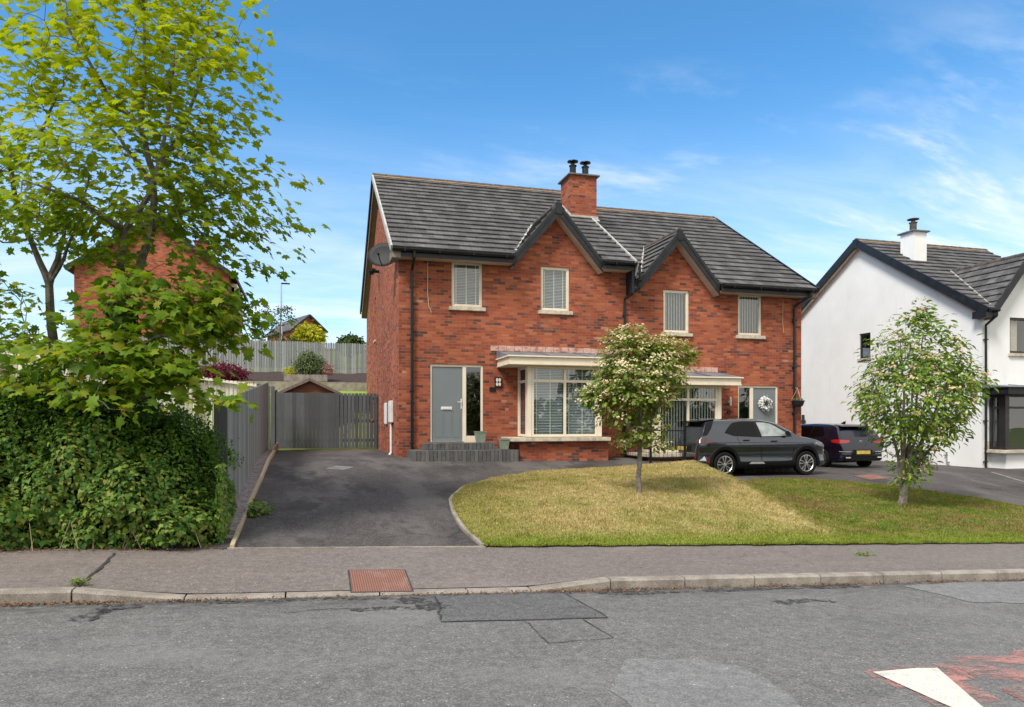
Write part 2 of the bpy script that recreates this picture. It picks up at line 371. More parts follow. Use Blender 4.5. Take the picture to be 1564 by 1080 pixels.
# ------------------------------------------------------------------ mesh helpers
BASE = {}
class MB:
    def __init__(s): s.v = []; s.f = []; s.m = []; s.cur = 0
    def add(s, vs, fs):
        b = len(s.v); s.v += [tuple(p) for p in vs]; s.f += [tuple(b + i for i in f) for f in fs]; s.m += [s.cur] * len(fs); return s
    def mt(s, i): s.cur = i; return s
    def hexa(s, p): return s.add(p, [(0, 3, 2, 1), (4, 5, 6, 7), (0, 1, 5, 4), (1, 2, 6, 5), (2, 3, 7, 6), (3, 0, 4, 7)])
    def box(s, x0, x1, y0, y1, z0, z1):
        return s.hexa([(x0, y0, z0), (x1, y0, z0), (x1, y1, z0), (x0, y1, z0), (x0, y0, z1), (x1, y0, z1), (x1, y1, z1), (x0, y1, z1)])
    def poly(s, pts): return s.add(pts, [tuple(range(len(pts)))])
    def prism(s, pts, ax, a, b):
        def mk(p, k):
            q = list(p); q.insert(ax, k); return tuple(q)
        n = len(pts)
        return s.add([mk(p, a) for p in pts] + [mk(p, b) for p in pts],
                     [tuple(range(n - 1, -1, -1)), tuple(range(n, 2 * n))] + [(i, (i + 1) % n, n + (i + 1) % n, n + i) for i in range(n)])
    def tube(s, pts, r, n=8, cap=True):
        pts = [Vector(p) for p in pts]; rr = r if isinstance(r, (list, tuple)) else [r] * len(pts)
        vs = []; fs = []; up = None
        for i, p in enumerate(pts):
            d = (pts[min(i + 1, len(pts) - 1)] - pts[max(i - 1, 0)]).normalized()
            a = d.orthogonal().normalized() if up is None else (up - d * up.dot(d)).normalized()
            up = a; b = d.cross(a)
            for k in range(n):
                th = 2 * math.pi * k / n; vs.append(p + (a * math.cos(th) + b * math.sin(th)) * rr[i])
        for i in range(len(pts) - 1):
            for k in range(n):
                fs.append((i * n + k, i * n + (k + 1) % n, (i + 1) * n + (k + 1) % n, (i + 1) * n + k))
        if cap: fs += [tuple(range(n - 1, -1, -1)), tuple((len(pts) - 1) * n + k for k in range(n))]
        return s.add(vs, fs)
    def lathe(s, c, prof, n=20, ax=2):
        vs = []; fs = []
        for (r, h) in prof:
            for k in range(n):
                th = 2 * math.pi * k / n; p = [r * math.cos(th), r * math.sin(th)]; p.insert(ax, h)
                vs.append((c[0] + p[0], c[1] + p[1], c[2] + p[2]))
        for i in range(len(prof) - 1):
            for k in range(n): fs.append((i * n + k, i * n + (k + 1) % n, (i + 1) * n + (k + 1) % n, (i + 1) * n + k))
        fs += [tuple(range(n - 1, -1, -1)), tuple((len(prof) - 1) * n + k for k in range(n))]
        return s.add(vs, fs)
    def beam(s, p, q, wd, h, up=(0, 0, 1)):
        p, q = Vector(p), Vector(q); d = (q - p).normalized(); sd_ = d.cross(Vector(up)).normalized() * wd / 2; u = sd_.cross(d).normalized() * h / 2
        return s.hexa([p - sd_ - u, p + sd_ - u, q + sd_ - u, q - sd_ - u, p - sd_ + u, p + sd_ + u, q + sd_ + u, q - sd_ + u])

def props(o, label=None, cat=None, group=None, kind=None):
    for k, v in (('label', label), ('category', cat), ('group', group), ('kind', kind)):
        if v: o[k] = v
    return o
def root(name, loc, label, cat, group=None):
    o = bpy.data.objects.new(name, None); COL.objects.link(o); o.location = loc; o.empty_display_size = .2
    BASE[o] = Vector(loc); return props(o, label, cat, group)
def part(name, mb, mats, parent=None, bevel=0, smooth=False, recalc=True, base=None, label=None, cat=None, group=None, kind=None):
    """one mesh object from a mesh builder given in world coordinates"""
    if parent is not None: b = BASE[parent]
    elif base is not None: b = Vector(base)
    else:
        a = np.array(mb.v); b = Vector((float(a[:, 0].mean()), float(a[:, 1].mean()), float(a[:, 2].min())))
    if kind in ('structure', 'stuff') and parent is None: b = Vector((0, 0, 0))
    me = bpy.data.meshes.new(name)
    me.from_pydata([(p[0] - b[0], p[1] - b[1], p[2] - b[2]) for p in mb.v], [], mb.f)
    for k in ([mats] if isinstance(mats, str) else mats): me.materials.append(MATS[k])
    me.polygons.foreach_set('material_index', mb.m)
    if recalc or bevel:
        bm = bmesh.new(); bm.from_mesh(me)
        bmesh.ops.recalc_face_normals(bm, faces=bm.faces)
        if bevel:
            ed = [e for e in bm.edges if len(e.link_faces) == 2 and e.calc_face_angle(0) > .6]
            bmesh.ops.bevel(bm, geom=ed, offset=bevel, segments=2, affect='EDGES', clamp_overlap=True)
        bm.to_mesh(me); bm.free()
    if smooth:
        me.polygons.foreach_set('use_smooth', [True] * len(me.polygons)); me.set_sharp_from_angle(angle=R(40))
    return link(name, me, b, parent, label, cat, group, kind)
def link(name, me, b, parent=None, label=None, cat=None, group=None, kind=None):
    o = bpy.data.objects.new(name, me); COL.objects.link(o); BASE[o] = Vector(b)
    if parent is not None: o.parent = parent
    else: o.location = b
    return props(o, label, cat, group, kind)
def copy_thing(o, label, loc, group=None):
    c = o.copy(); COL.objects.link(c); c.location = loc; c['label'] = label
    for ch in o.children:
        e = ch.copy(); COL.objects.link(e); e.parent = c
        for g in ch.children:
            h = g.copy(); COL.objects.link(h); h.parent = e
    return c
def np_mesh(name, V, loops, starts, totals, m):
    me = bpy.data.meshes.new(name); me.vertices.add(len(V)); me.vertices.foreach_set('co', np.asarray(V, dtype=np.float32).ravel())
    me.loops.add(len(loops)); me.loops.foreach_set('vertex_index', np.asarray(loops, dtype=np.int32))
    me.polygons.add(len(starts)); me.polygons.foreach_set('loop_start', np.asarray(starts, dtype=np.int32))
    try: me.polygons.foreach_set('loop_total', np.asarray(totals, dtype=np.int32))
    except Exception: pass
    me.update(calc_edges=True)
    for k in ([m] if isinstance(m, str) else m): me.materials.append(MATS[k])
    return me
def unit(a): return a / np.maximum(np.linalg.norm(a, axis=-1, keepdims=True), 1e-9)
# leaf outlines: (along, across, lift), fan of triangles round the first vertex
def maple_shape():
    pts = [(0, 0, 0)]
    half = [(.02, -.05), (-.12, -.22), (.10, -.24), (.06, -.50), (.30, -.34), (.38, -.52), (.58, -.36), (.60, -.16), (1.02, 0)]
    full = half + [(a, -b) for a, b in reversed(half[:-1])]
    return [(.25, 0, .05)] + [(a, b, -.32 * abs(b) ** 1.3 - .16 * max(0, a - .3)) for a, b in full]
SH = {'maple': maple_shape(),
      'oval': [(.5, 0, .0), (0, 0, 0), (.3, -.26, .06), (.7, -.22, .04), (1, 0, -.1), (.7, .22, .04), (.3, .26, .06)],
      'long': [(.5, 0, .0), (0, 0, 0), (.3, -.17, .05), (.7, -.14, .03), (1, 0, -.15), (.7, .14, .03), (.3, .17, .05)],
      'ivy': [(.35, 0, .03), (0, 0, 0), (-.05, -.35, 0), (.3, -.5, -.08), (.55, -.25, 0), (1, 0, -.1), (.55, .25, 0), (.3, .5, -.08), (-.05, .35, 0)],
      'dot': [(.5, 0, .22), (.1, -.35, 0), (.55, -.5, 0), (.95, -.3, 0), (.95, .3, 0), (.55, .5, 0), (.1, .35, 0)]}
def leaves(name, P, N, D, size, shape, m, parent=None, b=(0, 0, 0), **k):
    sh = np.array(SH[shape]); ns = len(sh); n = len(P)
    N = unit(N); D = unit(D - N * (D * N).sum(1, keepdims=True)); Bv = np.cross(N, D)
    sz = np.asarray(size).reshape(n, 1, 1)
    V = P[:, None, :] + sz * (sh[None, :, 0:1] * D[:, None, :] + sh[None, :, 1:2] * Bv[:, None, :] + sh[None, :, 2:3] * N[:, None, :])
    V = V.reshape(-1, 3) - np.array(b)
    tri = np.array([(0, i, i + 1 if i + 1 < ns else 1) for i in range(1, ns)])
    F = (tri[None] + (np.arange(n) * ns)[:, None, None]).reshape(-1)
    nf = len(F) // 3
    me = np_mesh(name, V, F, np.arange(nf) * 3, np.full(nf, 3), m)
    return link(name, me, b, parent, **k)

# ------------------------------------------------------------------ ground
def zk(X): return -.005 - .041 * np.clip(X, -14, 30)
def zroad(X, Y): return zk(X) - .115 + .012 * np.clip(7.4 - Y, 0, 5)
KD = lambda X: np.interp(X, [-2.07, -1.13, 2.29, 3.21], [0, 1, 1, 0]) * .092
def zpav(X, Y): return zk(X) + .016 * (Y - 7.4) - KD(X) * np.clip(1 - (Y - 7.4) / 1.1, 0, 1)
def zb(X): return zk(X) + .03
def zd1(X, Y):
    a = zb(X); tt = np.clip((Y - 9.3) / 9.2, 0, 1); top = .65 - .014 * np.clip(X - 2, 0, 9)
    return a * (1 - tt) + top * tt
def zd2(X, Y):
    a = zb(X); tt = np.clip((Y - 9.3) / 7.7, 0, 1); tt = tt ** .85
    return a * (1 - tt) + .10 * tt
def grid(name, xs, ys, fn, m, kind='structure', **k):
    X, Y = np.meshgrid(xs, ys); Z = fn(X, Y); nx, ny = len(xs), len(ys)
    V = np.stack([X, Y, Z], -1).reshape(-1, 3)
    i = np.arange(nx * ny).reshape(ny, nx)
    F = np.stack([i[:-1, :-1], i[:-1, 1:], i[1:, 1:], i[1:, :-1]], -1).reshape(-1)
    nf = len(F) // 4; me = np_mesh(name, V, F, np.arange(nf) * 4, np.full(nf, 4), m)
    me.polygons.foreach_set('use_smooth', np.ones(nf, dtype=bool))
    return link(name, me, (0, 0, 0), kind=kind, **k)
def hill(X, Y):
    front = zk(X) - .45
    left = np.interp(Y, [9.2, 12, 25, 30, 38, 46, 60, 80, 130, 400], [0, .25, 1.1, 2.3, 4.0, 5.0, 7.2, 9.4, 13, 16])
    mid = np.interp(Y, [9.2, 24, 26.4, 29, 32, 38, 60, 80, 130, 400], [-.5, .25, .9, 2.66, 2.86, 4.02, 7.2, 9.4, 13, 16])
    right = np.interp(Y, [9.2, 28, 40, 80, 130, 400], [-1.3, -.15, 1.0, 2.5, 4, 8])
    a = np.clip((X + 1.55) / .25, 0, 1); h = left * (1 - a) + mid * a
    b = np.clip((X - 8) / 6, 0, 1); h = h * (1 - b) + right * b
    f = np.clip((Y - 9.0) / .35, 0, 1)
    return front * (1 - f) + h * f
gx = np.concatenate([np.linspace(-300, -20, 15), np.arange(-18, -1.5, 1.), np.arange(-1.5, 0, .25), np.arange(0, 32, 1.), np.linspace(34, 300, 20)])
gy = np.concatenate([np.linspace(-200, -12, 12), np.arange(-10, 9, 1.), np.arange(9, 10, .2), np.arange(10, 42, .5), np.linspace(43, 420, 40)])
grid('ground', gx, gy, hill, 'rough_grass')
grid('road', np.concatenate([np.linspace(-80, -12, 10), np.arange(-10, 24, .5), np.linspace(25, 90, 12)]), np.linspace(-3.5, 7.34, 24), zroad, 'asphalt_road')
grid('pavement', np.concatenate([np.linspace(-80, -12, 10), np.arange(-10, 24, .23), np.linspace(25, 90, 12)]), np.linspace(7.5, 9.40, 12), lambda X, Y: zpav(X, Y) - .004, 'asphalt_pavement')
grid('driveway', np.arange(-1.3, 9.85, .2), np.concatenate([np.arange(9.32, 24.8, .25)]), zd1, 'asphalt_drive')
o = bpy.data.objects['driveway']
# cut the first drive where the second, lower one runs
grid('lower_driveway', np.arange(8.0, 30.5, .25), np.arange(9.32, 28, .25), lambda X, Y: zd2(X, Y), 'asphalt_drive')
me = o.data; bm = bmesh.new(); bm.from_mesh(me)
bmesh.ops.delete(bm, geom=[f for f in bm.faces if f.calc_center_median().x > 9.7 or (f.calc_center_median().x > 7.2 and f.calc_center_median().y < 14.6)], context='FACES'); bm.to_mesh(me); bm.free()

# lawns as Coons patches
def pl_at(pts, u):
    p = np.array(pts, float); d_ = np.r_[0, np.cumsum(np.linalg.norm(np.diff(p[:, :2], axis=0), axis=1))]; d_ /= d_[-1]
    return np.stack([np.interp(u, d_, p[:, i]) for i in range(3)], -1)
def smooth_pl(pts, n=40):
    q = pl_at(pts, np.linspace(0, 1, n))
    for _ in range(6): q[1:-1] = .25 * q[:-2] + .5 * q[1:-1] + .25 * q[2:]
    return q
def coons(front_, back_, left_, right_, U, Vv, dome=.0):
    f, b = pl_at(front_, U), pl_at(back_, U); l, r = pl_at(left_, Vv), pl_at(right_, Vv)
    u, v = U[:, None], Vv[:, None]
    c00, c10, c01, c11 = (np.array(k, float) for k in (front_[0], front_[-1], back_[0], back_[-1]))
    p = (1 - v) * f + v * b + (1 - u) * l + u * r - ((1 - u) * (1 - v) * c00 + u * (1 - v) * c10 + (1 - u) * v * c01 + u * v * c11)
    p[:, 2] += dome * (16 * u * (1 - u) * v * (1 - v))[:, 0]
    return p
def P1(x, y, k=.03): return (x, y, float(zd1(np.array(x), np.array(y))) + k)
def P2(x, y, k=.03): return (x, y, float(zd2(np.array(x), np.array(y))) + k)
def PF(x): return (x, 9.34, float(zb(np.array(x))) + .02)
L1f = [PF(x) for x in np.linspace(2.26, 8.1, 12)]
L1l = smooth_pl([PF(2.26), P1(2.20, 10.3), P1(2.28, 11.5), P1(2.46, 12.7), P1(3.0, 14.0)])
L1b = smooth_pl([P1(3.0, 14.0), P1(3.9, 15.2), P1(5.3, 16.1), P1(7.4, 16.75), (9.62, 16.75, .575)])
L1r = [PF(8.1), (8.5, 11.4, .0), (9.0, 13.85, .34), (9.62, 16.75, .575)]
BND = [PF(8.1), (8.5, 11.4, .0), (9.0, 13.85, .34)]
L2f = [PF(x) for x in np.linspace(8.1, 15.5, 12)]
L2b = smooth_pl([(9.0, 13.85, .34), P2(9.6, 15.0), P2(10.9, 16.15), P2(12.2, 16.35), P2(13.4, 15.7)])
L2r = smooth_pl([PF(15.5), P2(15.25, 11.2), P2(14.9, 13.0), P2(14.3, 14.6), P2(13.4, 15.7)])
LW = [(L1f, L1b, L1l, L1r, .10), (L2f, L2b, BND, L2r, .06)]
def lawn(args, name):
    f, b, l, r, dm = args; n = 50; u = np.linspace(0, 1, n); U, V_ = np.meshgrid(u, u)
    p = coons(f, b, l, r, U.ravel(), V_.ravel(), dm); i = np.arange(n * n).reshape(n, n)
    F = np.stack([i[:-1, :-1], i[:-1, 1:], i[1:, 1:], i[1:, :-1]], -1).reshape(-1); nf = len(F) // 4
    me = np_mesh(name, p, F, np.arange(nf) * 4, np.full(nf, 4), 'lawn'); me.polygons.foreach_set('use_smooth', np.ones(nf, dtype=bool))
    link(name, me, (0, 0, 0), kind='structure')
lawn(LW[0], 'lawn'); lawn(LW[1], 'lawn')
def blades():
    Ps = []
    for (f, b, l, r, dm), n in zip(LW, (130000, 90000)):
        u = rng.random(n); v = rng.random(n); Ps.append(coons(f, b, l, r, u, v, dm))
    # ragged fringes along the edges
    for (f, b, l, r, dm) in LW:
        for e in (f, l, b, r):
            k_ = 7000 if e is f else 1800; q = pl_at(e, rng.random(k_)); q[:, :2] += rng.normal(0, .02, (k_, 2)); q[:, 1] -= (e is f) * .02 * (1 + np.sin(q[:, 0] * 5) + np.sin(q[:, 0] * 13.)); Ps.append(q)
    # longer tufts round the two trunks
    tall = []
    for (x, y, z) in ((6.0, 12.43, TR1Z), (11.8, 12.1, TR2Z)):
        a = rng.random(700) * 6.28; rr = np.abs(rng.normal(0, .14, 700)) + .03
        tall.append(np.stack([x + rr * np.cos(a), y + rr * np.sin(a), np.full(700, z - .02)], -1))
    T_ = np.concatenate(tall); P = np.concatenate(Ps + [T_]); n = len(P)
    h = rng.uniform(.018, .045, n); h[-len(T_):] = rng.uniform(.07, .17, len(T_)); wd = rng.uniform(.004, .009, n)
    tf = .5 + .5 * np.sin(P[:, 0] * 4.3 + 2 * np.sin(P[:, 1] * 2.9)) * np.sin(P[:, 1] * 5.1 + 2 * np.sin(P[:, 0] * 3.3)); h *= .65 + .85 * tf ** 2
    a = rng.random(n) * 6.28; s_ = np.stack([np.cos(a), np.sin(a), 0 * a], -1); ln = rng.normal(0, .5, (n, 3)) * h[:, None]; ln[:, 2] = h
    V = np.stack([P - s_ * wd[:, None], P + s_ * wd[:, None], P + ln], 1).reshape(-1, 3)
    me = np_mesh('lawn_grass', V, np.arange(3 * n), np.arange(n) * 3, np.full(n, 3), 'grass_blade')
    link('lawn_grass', me, (0, 0, 0), label='short mown grass, straw yellow on the left lawn and greener on the right', cat='grass', kind='stuff')
def surf(args, x, y):
    f, b, l, r, dm = args; u = np.random.default_rng(1).random((6000, 2)); p = coons(f, b, l, r, u[:, 0], u[:, 1], dm)
    i = np.argmin((p[:, 0] - x) ** 2 + (p[:, 1] - y) ** 2); return float(p[i, 2])
TR1Z, TR2Z = surf(LW[0], 6.0, 12.43), surf(LW[1], 11.8, 12.1)
blades()
# concrete edging along the lawn curves and the pavement back
def ribbon(mb, pts, wd, h0, h1):
    p = np.array(pts)
    for i in range(len(p) - 1):
        a, b = p[i], p[i + 1]; d_ = b - a; nrm = np.array([-d_[1], d_[0], 0]); nrm = nrm / np.linalg.norm(nrm) * wd / 2
        mb.hexa([tuple(a - nrm + (0, 0, h0)), tuple(b - nrm + (0, 0, h0)), tuple(b + nrm + (0, 0, h0)), tuple(a + nrm + (0, 0, h0)),
                 tuple(a - nrm + (0, 0, h1)), tuple(b - nrm + (0, 0, h1)), tuple(b + nrm + (0, 0, h1)), tuple(a + nrm + (0, 0, h1))])
mb = MB(); ribbon(mb, L1l - np.array([.035, 0, 0]), .055, -.2, .022); ribbon(mb, L1b, .05, -.2, .006); ribbon(mb, pl_at(L1r, np.linspace(.6, 1, 12)), .05, -.6, .01)
ribbon(mb, L2b, .05, -.2, .0); ribbon(mb, L2r, .05, -.2, -.005)
part('lawn_edging', mb, 'kerb_stone', kind='structure')
mb = MB(); ribbon(mb, [P2(a_, b_, 0.) for a_, b_ in ((19.5, 16.7), (19.2, 16.0), (18.85, 15.17), (18.3, 13.9), (17.8, 12.4), (17.5, 10.6), (17.4, 9.4))], .06, -.1, .015)
part('kerb_edging', mb, 'kerb_stone', kind='structure')
mb = MB()
ribbon(mb, [(x, 9.33, float(zb(np.array(x))) - .0) for x in np.linspace(-.95, 2.26, 14)], .05, -.15, .012)
part('drive_edging', mb, 'kerb_stone', kind='structure')
# kerb stones
mb = MB(); js = [-2.07 - .915 * k for k in range(40, 0, -1)] + [-2.07, -1.13, -.22, .69, 1.6, 2.29] + [3.21 + .915 * k for k in range(0, 60)]
for a, b in zip(js[:-1], js[1:]):
    a2, b2 = a + .008, b - .008; xa, xb = np.array(a2), np.array(b2)
    ta, tb = float(zk(xa) - KD(xa)), float(zk(xb) - KD(xb)); j = random.uniform(-.004, .004); bt = -.35 + min(ta, tb)
    y0, y1 = 7.36 + j, 7.495
    pr = [(y0, None), (y0, -.022), (y0 + .022, 0), (y1, 0), (y1, None)]
    va = [(a2, yy, bt if h is None else ta + h) for yy, h in pr]; vb = [(b2, yy, bt if h is None else tb + h) for yy, h in pr]
    mb.add(va + vb, [(0, 1, 6, 5), (1, 2, 7, 6), (2, 3, 8, 7), (3, 4, 9, 8), (0, 4, 3, 2, 1), (5, 6, 7, 8, 9)])
part('kerb', mb, 'kerb_stone', kind='structure')
# repairs and markings on the road
def sheet(name, pts, m, k, fn=zroad, n=1, **kw):
    mb = MB(); bm = bmesh.new()
    mb.poly([(x, y, float(fn(np.array(x), np.array(y))) + k) for x, y in pts]); bm.free()
    return part(name, mb, m, kind='structure', **kw)
def wob(pts, n=6, a=.012):
    o = []
    for i, p in enumerate(pts):
        q = pts[(i + 1) % len(pts)]
        for k in range(n):
            u = k / n; o.append((p[0] * (1 - u) + q[0] * u + (random.gauss(0, a) if k else 0), p[1] * (1 - u) + q[1] * u + (random.gauss(0, a) if k else 0)))
    return o
pa = [(1.12, 6.24), (2.67, 6.19), (2.62, 7.2), (1.23, 7.24)]
sheet('road_patch', wob(pa), 'asphalt_patch', .005)
sheet('road_patch', wob([(6.96, 7.16), (7.01, 6.8), (7.05, 6.3), (7.66, 6.16), (9.0, 6.3), (9.6, 7.2), (7.9, 7.28)]), 'asphalt_pale', .005)
sheet('road_patch', wob([(2.3, 5.0), (2.75, 4.93), (3.08, 4.72), (3.12, 4.4), (2.98, 3.7), (2.6, 3.2), (2.0, 3.2), (1.9, 4.4)]), 'asphalt_pale', .004)
def seam(pts, wd=.02, m='tar', k=.007, fn=zroad):
    mb = MB(); pp = []
    for p, q in zip(pts[:-1], pts[1:]):
        for i in range(5): pp.append((p[0] + (q[0] - p[0]) * i / 5 + random.gauss(0, .008), p[1] + (q[1] - p[1]) * i / 5 + random.gauss(0, .008)))
    pp.append(pts[-1]); vs = []
    for i, p in enumerate(pp):
        d_ = Vector(pp[min(i + 1, len(pp) - 1)]) - Vector(pp[max(i - 1, 0)]); nn = Vector((-d_.y, d_.x)).normalized() * wd * random.uniform(.25, .7)
        for s_ in (-1, 1):
            a = (p[0] + nn.x * s_, p[1] + nn.y * s_); vs.append((*a, float(fn(np.array(a[0]), np.array(a[1]))) + k))
    mb.add(vs, [(2 * i, 2 * i + 2, 2 * i + 3, 2 * i + 1) for i in range(len(pp) - 1)])
    part('tar_seam', mb, m, kind='structure')
seam([(1.23, 7.24), (1.2, 6.8), (1.12, 6.24), (2.67, 6.19), (2.62, 7.2)], .022)
seam([(1.85, 6.2), (1.87, 6.09), (1.85, 5.49), (2.46, 5.55), (2.41, 6.15)], .012)
seam([(.85, 7.15), (1.05, 7.02), (1.2, 6.7)], .26, 'tar_worn'); seam([(.35, 6.78), (.8, 6.82), (1.05, 6.76)], .12, 'tar_worn')
seam([(-1.7, 7.25), (-1.72, 6.95), (-1.85, 6.65)], .20, 'tar_worn'); seam([(-1.45, 7.2), (-1.75, 6.98)], .14, 'tar_worn'); seam([(-2.9, 7.0), (-2.6, 6.98)], .14, 'tar_worn')
seam([(-2.12, 9.1), (-2.08, 8.3), (-2.06, 7.5)], .03, fn=zpav)
seam([(4.7, 6.55), (5.2, 6.6), (5.45, 6.5)], .16, 'tar_worn'); seam([(3.0, 7.2), (3.8, 7.15), (5.0, 7.2), (6.4, 7.22)], .14, 'tar_worn'); seam([(-.9, 7.22), (0., 7.25), (.8, 7.2)], .12, 'tar_worn'); seam([(-.2, 6.75), (.2, 6.85), (.5, 6.8)], .012)
sheet('road_marking', [(4.01, 4.40), (4.44, 4.42), (4.60, 4.39), (4.23, 3.71), (3.98, 3.22), (3.99, 3.8)], 'white_marking', .010)
sheet('red_surfacing', wob([(3.93, 4.35), (4.05, 4.47), (4.5, 4.47), (4.72, 4.35), (4.45, 3.72), (4.1, 3.1), (3.8, 3.1), (3.92, 3.8)], 5, .018), 'red_marking', .006)
sheet('red_surfacing', wob([(4.66, 4.5), (5.2, 4.66), (6.2, 4.66), (6.2, 3.6), (5.2, 3.5), (4.6, 3.7), (4.66, 4.1)], 5, .03), 'red_marking', .006)
# iron covers
def cover(pts, fn, m, label, k=.006):
    mb = MB(); mb.cur = 1
    c = np.mean(pts, axis=0)
    Z = lambda p, e: (p[0], p[1], float(fn(np.array(p[0]), np.array(p[1]))) + e)
    outer = [tuple(c + (np.array(p) - c) * 1.06) for p in pts]
    mb.poly([Z(p, k - .003) for p in outer]); mb.cur = 0
    mb.hexa([Z(p, -.03) for p in pts] + [Z(p, k) for p in pts])
    part('manhole_cover', mb, [m, 'tar'], label=label, cat='manhole cover')
cover([(.42, 7.42), (1.02, 7.41), (1.03, 8.13), (.43, 8.14)], zpav, 'rusty_iron', 'square rusty red iron cover set in the pavement before the driveway')
cover([(14.5, 16.0), (15.3, 16.15), (15.37, 16.85), (14.57, 16.7)], zd2, 'rusty_iron', 'reddish iron cover in the tarmac near the parked blue car')
cover([(.35, 16.7), (.75, 16.5), (1.02, 17.0), (.62, 17.25)], zd1, 'grey_iron', 'small grey cover set in the dark driveway below the wooden gate')

# ------------------------------------------------------------------ houses
def wall_holes(mb, x0, x1, z0, z1, y, holes, depth=.11, m=None):
    """front wall panel facing -Y with rectangular openings and reveals"""
    xs = sorted({x0, x1, *[v for h in holes for v in h[:2]]}); zs = sorted({z0, z1, *[v for h in holes for v in h[2:]]})
    for a, b in zip(xs[:-1], xs[1:]):
        for c, d_ in zip(zs[:-1], zs[1:]):
            if any(h[0] < (a + b) / 2 < h[1] and h[2] < (c + d_) / 2 < h[3] for h in holes): continue
            mb.add([(a, y, c), (b, y, c), (b, y, d_), (a, y, d_)], [(0, 1, 2, 3)])
    for a, b, c, d_ in holes:
        y2 = y + depth
        mb.add([(a, y, c), (a, y2, c), (a, y2, d_), (a, y, d_), (b, y, c), (b, y2, c), (b, y2, d_), (b, y, d_)],
               [(0, 1, 2, 3), (5, 4, 7, 6), (3, 2, 6, 7), (1, 0, 4, 5)])
def slab(mb, ll, lr, ul, ur, n, t0=.052, t1=.008):
    ll, lr, ul, ur, n = map(Vector, (ll, lr, ul, ur, n))
    mb.add([ll + n * t0, lr + n * t0, ur + n * t1, ul + n * t1, ll - n * .004, lr - n * .004, ul - n * .03, ur - n * .03],
           [(0, 1, 2, 3), (4, 5, 1, 0), (4, 0, 3, 6), (1, 5, 7, 2)])
def make_roof(rt, X0, X1, Ye, Ze, Yr, Zr, Yb, gb, yg, n=18, right_verge=True):
    """gb: (xc, z apex, tan); yg front of the small gable"""
    mb = MB(); m = (Zr - Ze) / (Yr - Ye); nf = Vector((0, -m, 1)).normalized()
    xc, za, tg = gb
    wg = lambda z: max(0., (za - z) / tg)
    for i in range(n):
        a, b = i / n, (i + 1) / n
        y0, y1, z0, z1 = Ye + (Yr - Ye) * a, Ye + (Yr - Ye) * b, Ze + (Zr - Ze) * a, Ze + (Zr - Ze) * b
        cuts = [(X0, xc - wg(z0), X0, xc - wg(z1)), (xc + wg(z0), X1, xc + wg(z1), X1)] if z0 < za else [(X0, X1, X0, X1)]
        for (a0, b0, a1, b1) in cuts: slab(mb, (a0, y0, z0), (b0, y0, z0), (a1, y1, z1), (b1, y1, z1), nf)
    mr = (Zr - Ze) / (Yb - Yr); nb = Vector((0, mr, 1)).normalized()
    for i in range(n):
        a, b = i / n, (i + 1) / n; y0, y1 = Yb + (Yr - Yb) * a, Yb + (Yr - Yb) * b; z0, z1 = Ze + (Zr - Ze) * a, Ze + (Zr - Ze) * b
        slab(mb, (X1, y0, z0), (X0, y0, z0), (X1, y1, z1), (X0, y1, z1), nb)
    ymain = lambda z: Ye + (z - Ze) / m
    sg = math.sin(math.atan(tg)); cg = math.cos(math.atan(tg)); ng = 8
    zl = Ze + .04
    for s in (-1, 1):
        nn = (s * sg, 0, cg)
        for i in range(ng):
            z0, z1 = zl + (za - zl) * i / ng, zl + (za - zl) * (i + 1) / ng
            A, B = (xc + s * wg(z0), yg, z0), (xc + s * wg(z0), ymain(z0), z0); C, D = (xc + s * wg(z1), yg, z1), (xc + s * wg(z1), ymain(z1), z1)
            slab(mb, A, B, C, D, nn) if s > 0 else slab(mb, B, A, D, C, nn)
    rf = part('roof', mb, 'roof_tile', rt, recalc=False)
    # ridge caps and their bedding
    mb = MB(); x = X0
    while x < X1 - .05:
        x2 = min(x + .42, X1); mb.tube([(x, Yr, Zr - .035), (x2 - .012, Yr, Zr - .035)], [.125, .118], 12); x = x2
    part('ridge_tiles', mb, 'ridge_tile', rt, smooth=True)
    mb = MB(); mb.beam((X0 + .02, Yr - .13, Zr - .055), (X1 - .02, Yr - .13, Zr - .055), .10, .055, (0, -m, 1)); part('ridge_bedding', mb, 'ridge_mortar', rt)
    mb = MB(); y = yg + .0
    while y < ymain(za) + .1:
        mb.tube([(xc, y, za - .03), (xc, y + .4, za - .03)], [.095, .09], 10); y += .42
    part('gable_ridge', mb, 'ridge_tile', rt, smooth=True)
    for s in (-1, 1):
        p0 = Vector((xc + s * (wg(zl + .1) + .02), ymain(zl + .1), zl + .135)); p1 = Vector((xc + s * .04, ymain(za), za + .04)); mb = MB(); vs = []
        n_ = Vector((0, -m, 1)).normalized(); d_ = (p1 - p0).normalized(); sdv = d_.cross(n_).normalized()
        for k in range(25):
            c = p0.lerp(p1, k / 24); hw = random.uniform(.008, .04); vs += [c - sdv * hw + n_ * .012, c + sdv * hw + n_ * .012, c - sdv * hw - n_ * .03, c + sdv * hw - n_ * .03]
        mb.add(vs, [(4 * k, 4 * k + 4, 4 * k + 5, 4 * k + 1) for k in range(24)] + [(4 * k, 4 * k + 2, 4 * k + 6, 4 * k + 4) for k in range(24)] + [(4 * k + 1, 4 * k + 5, 4 * k + 7, 4 * k + 3) for k in range(24)])
        part('valley_lead', mb, 'pale_verge', rt)
    return rf, m, ymain, wg
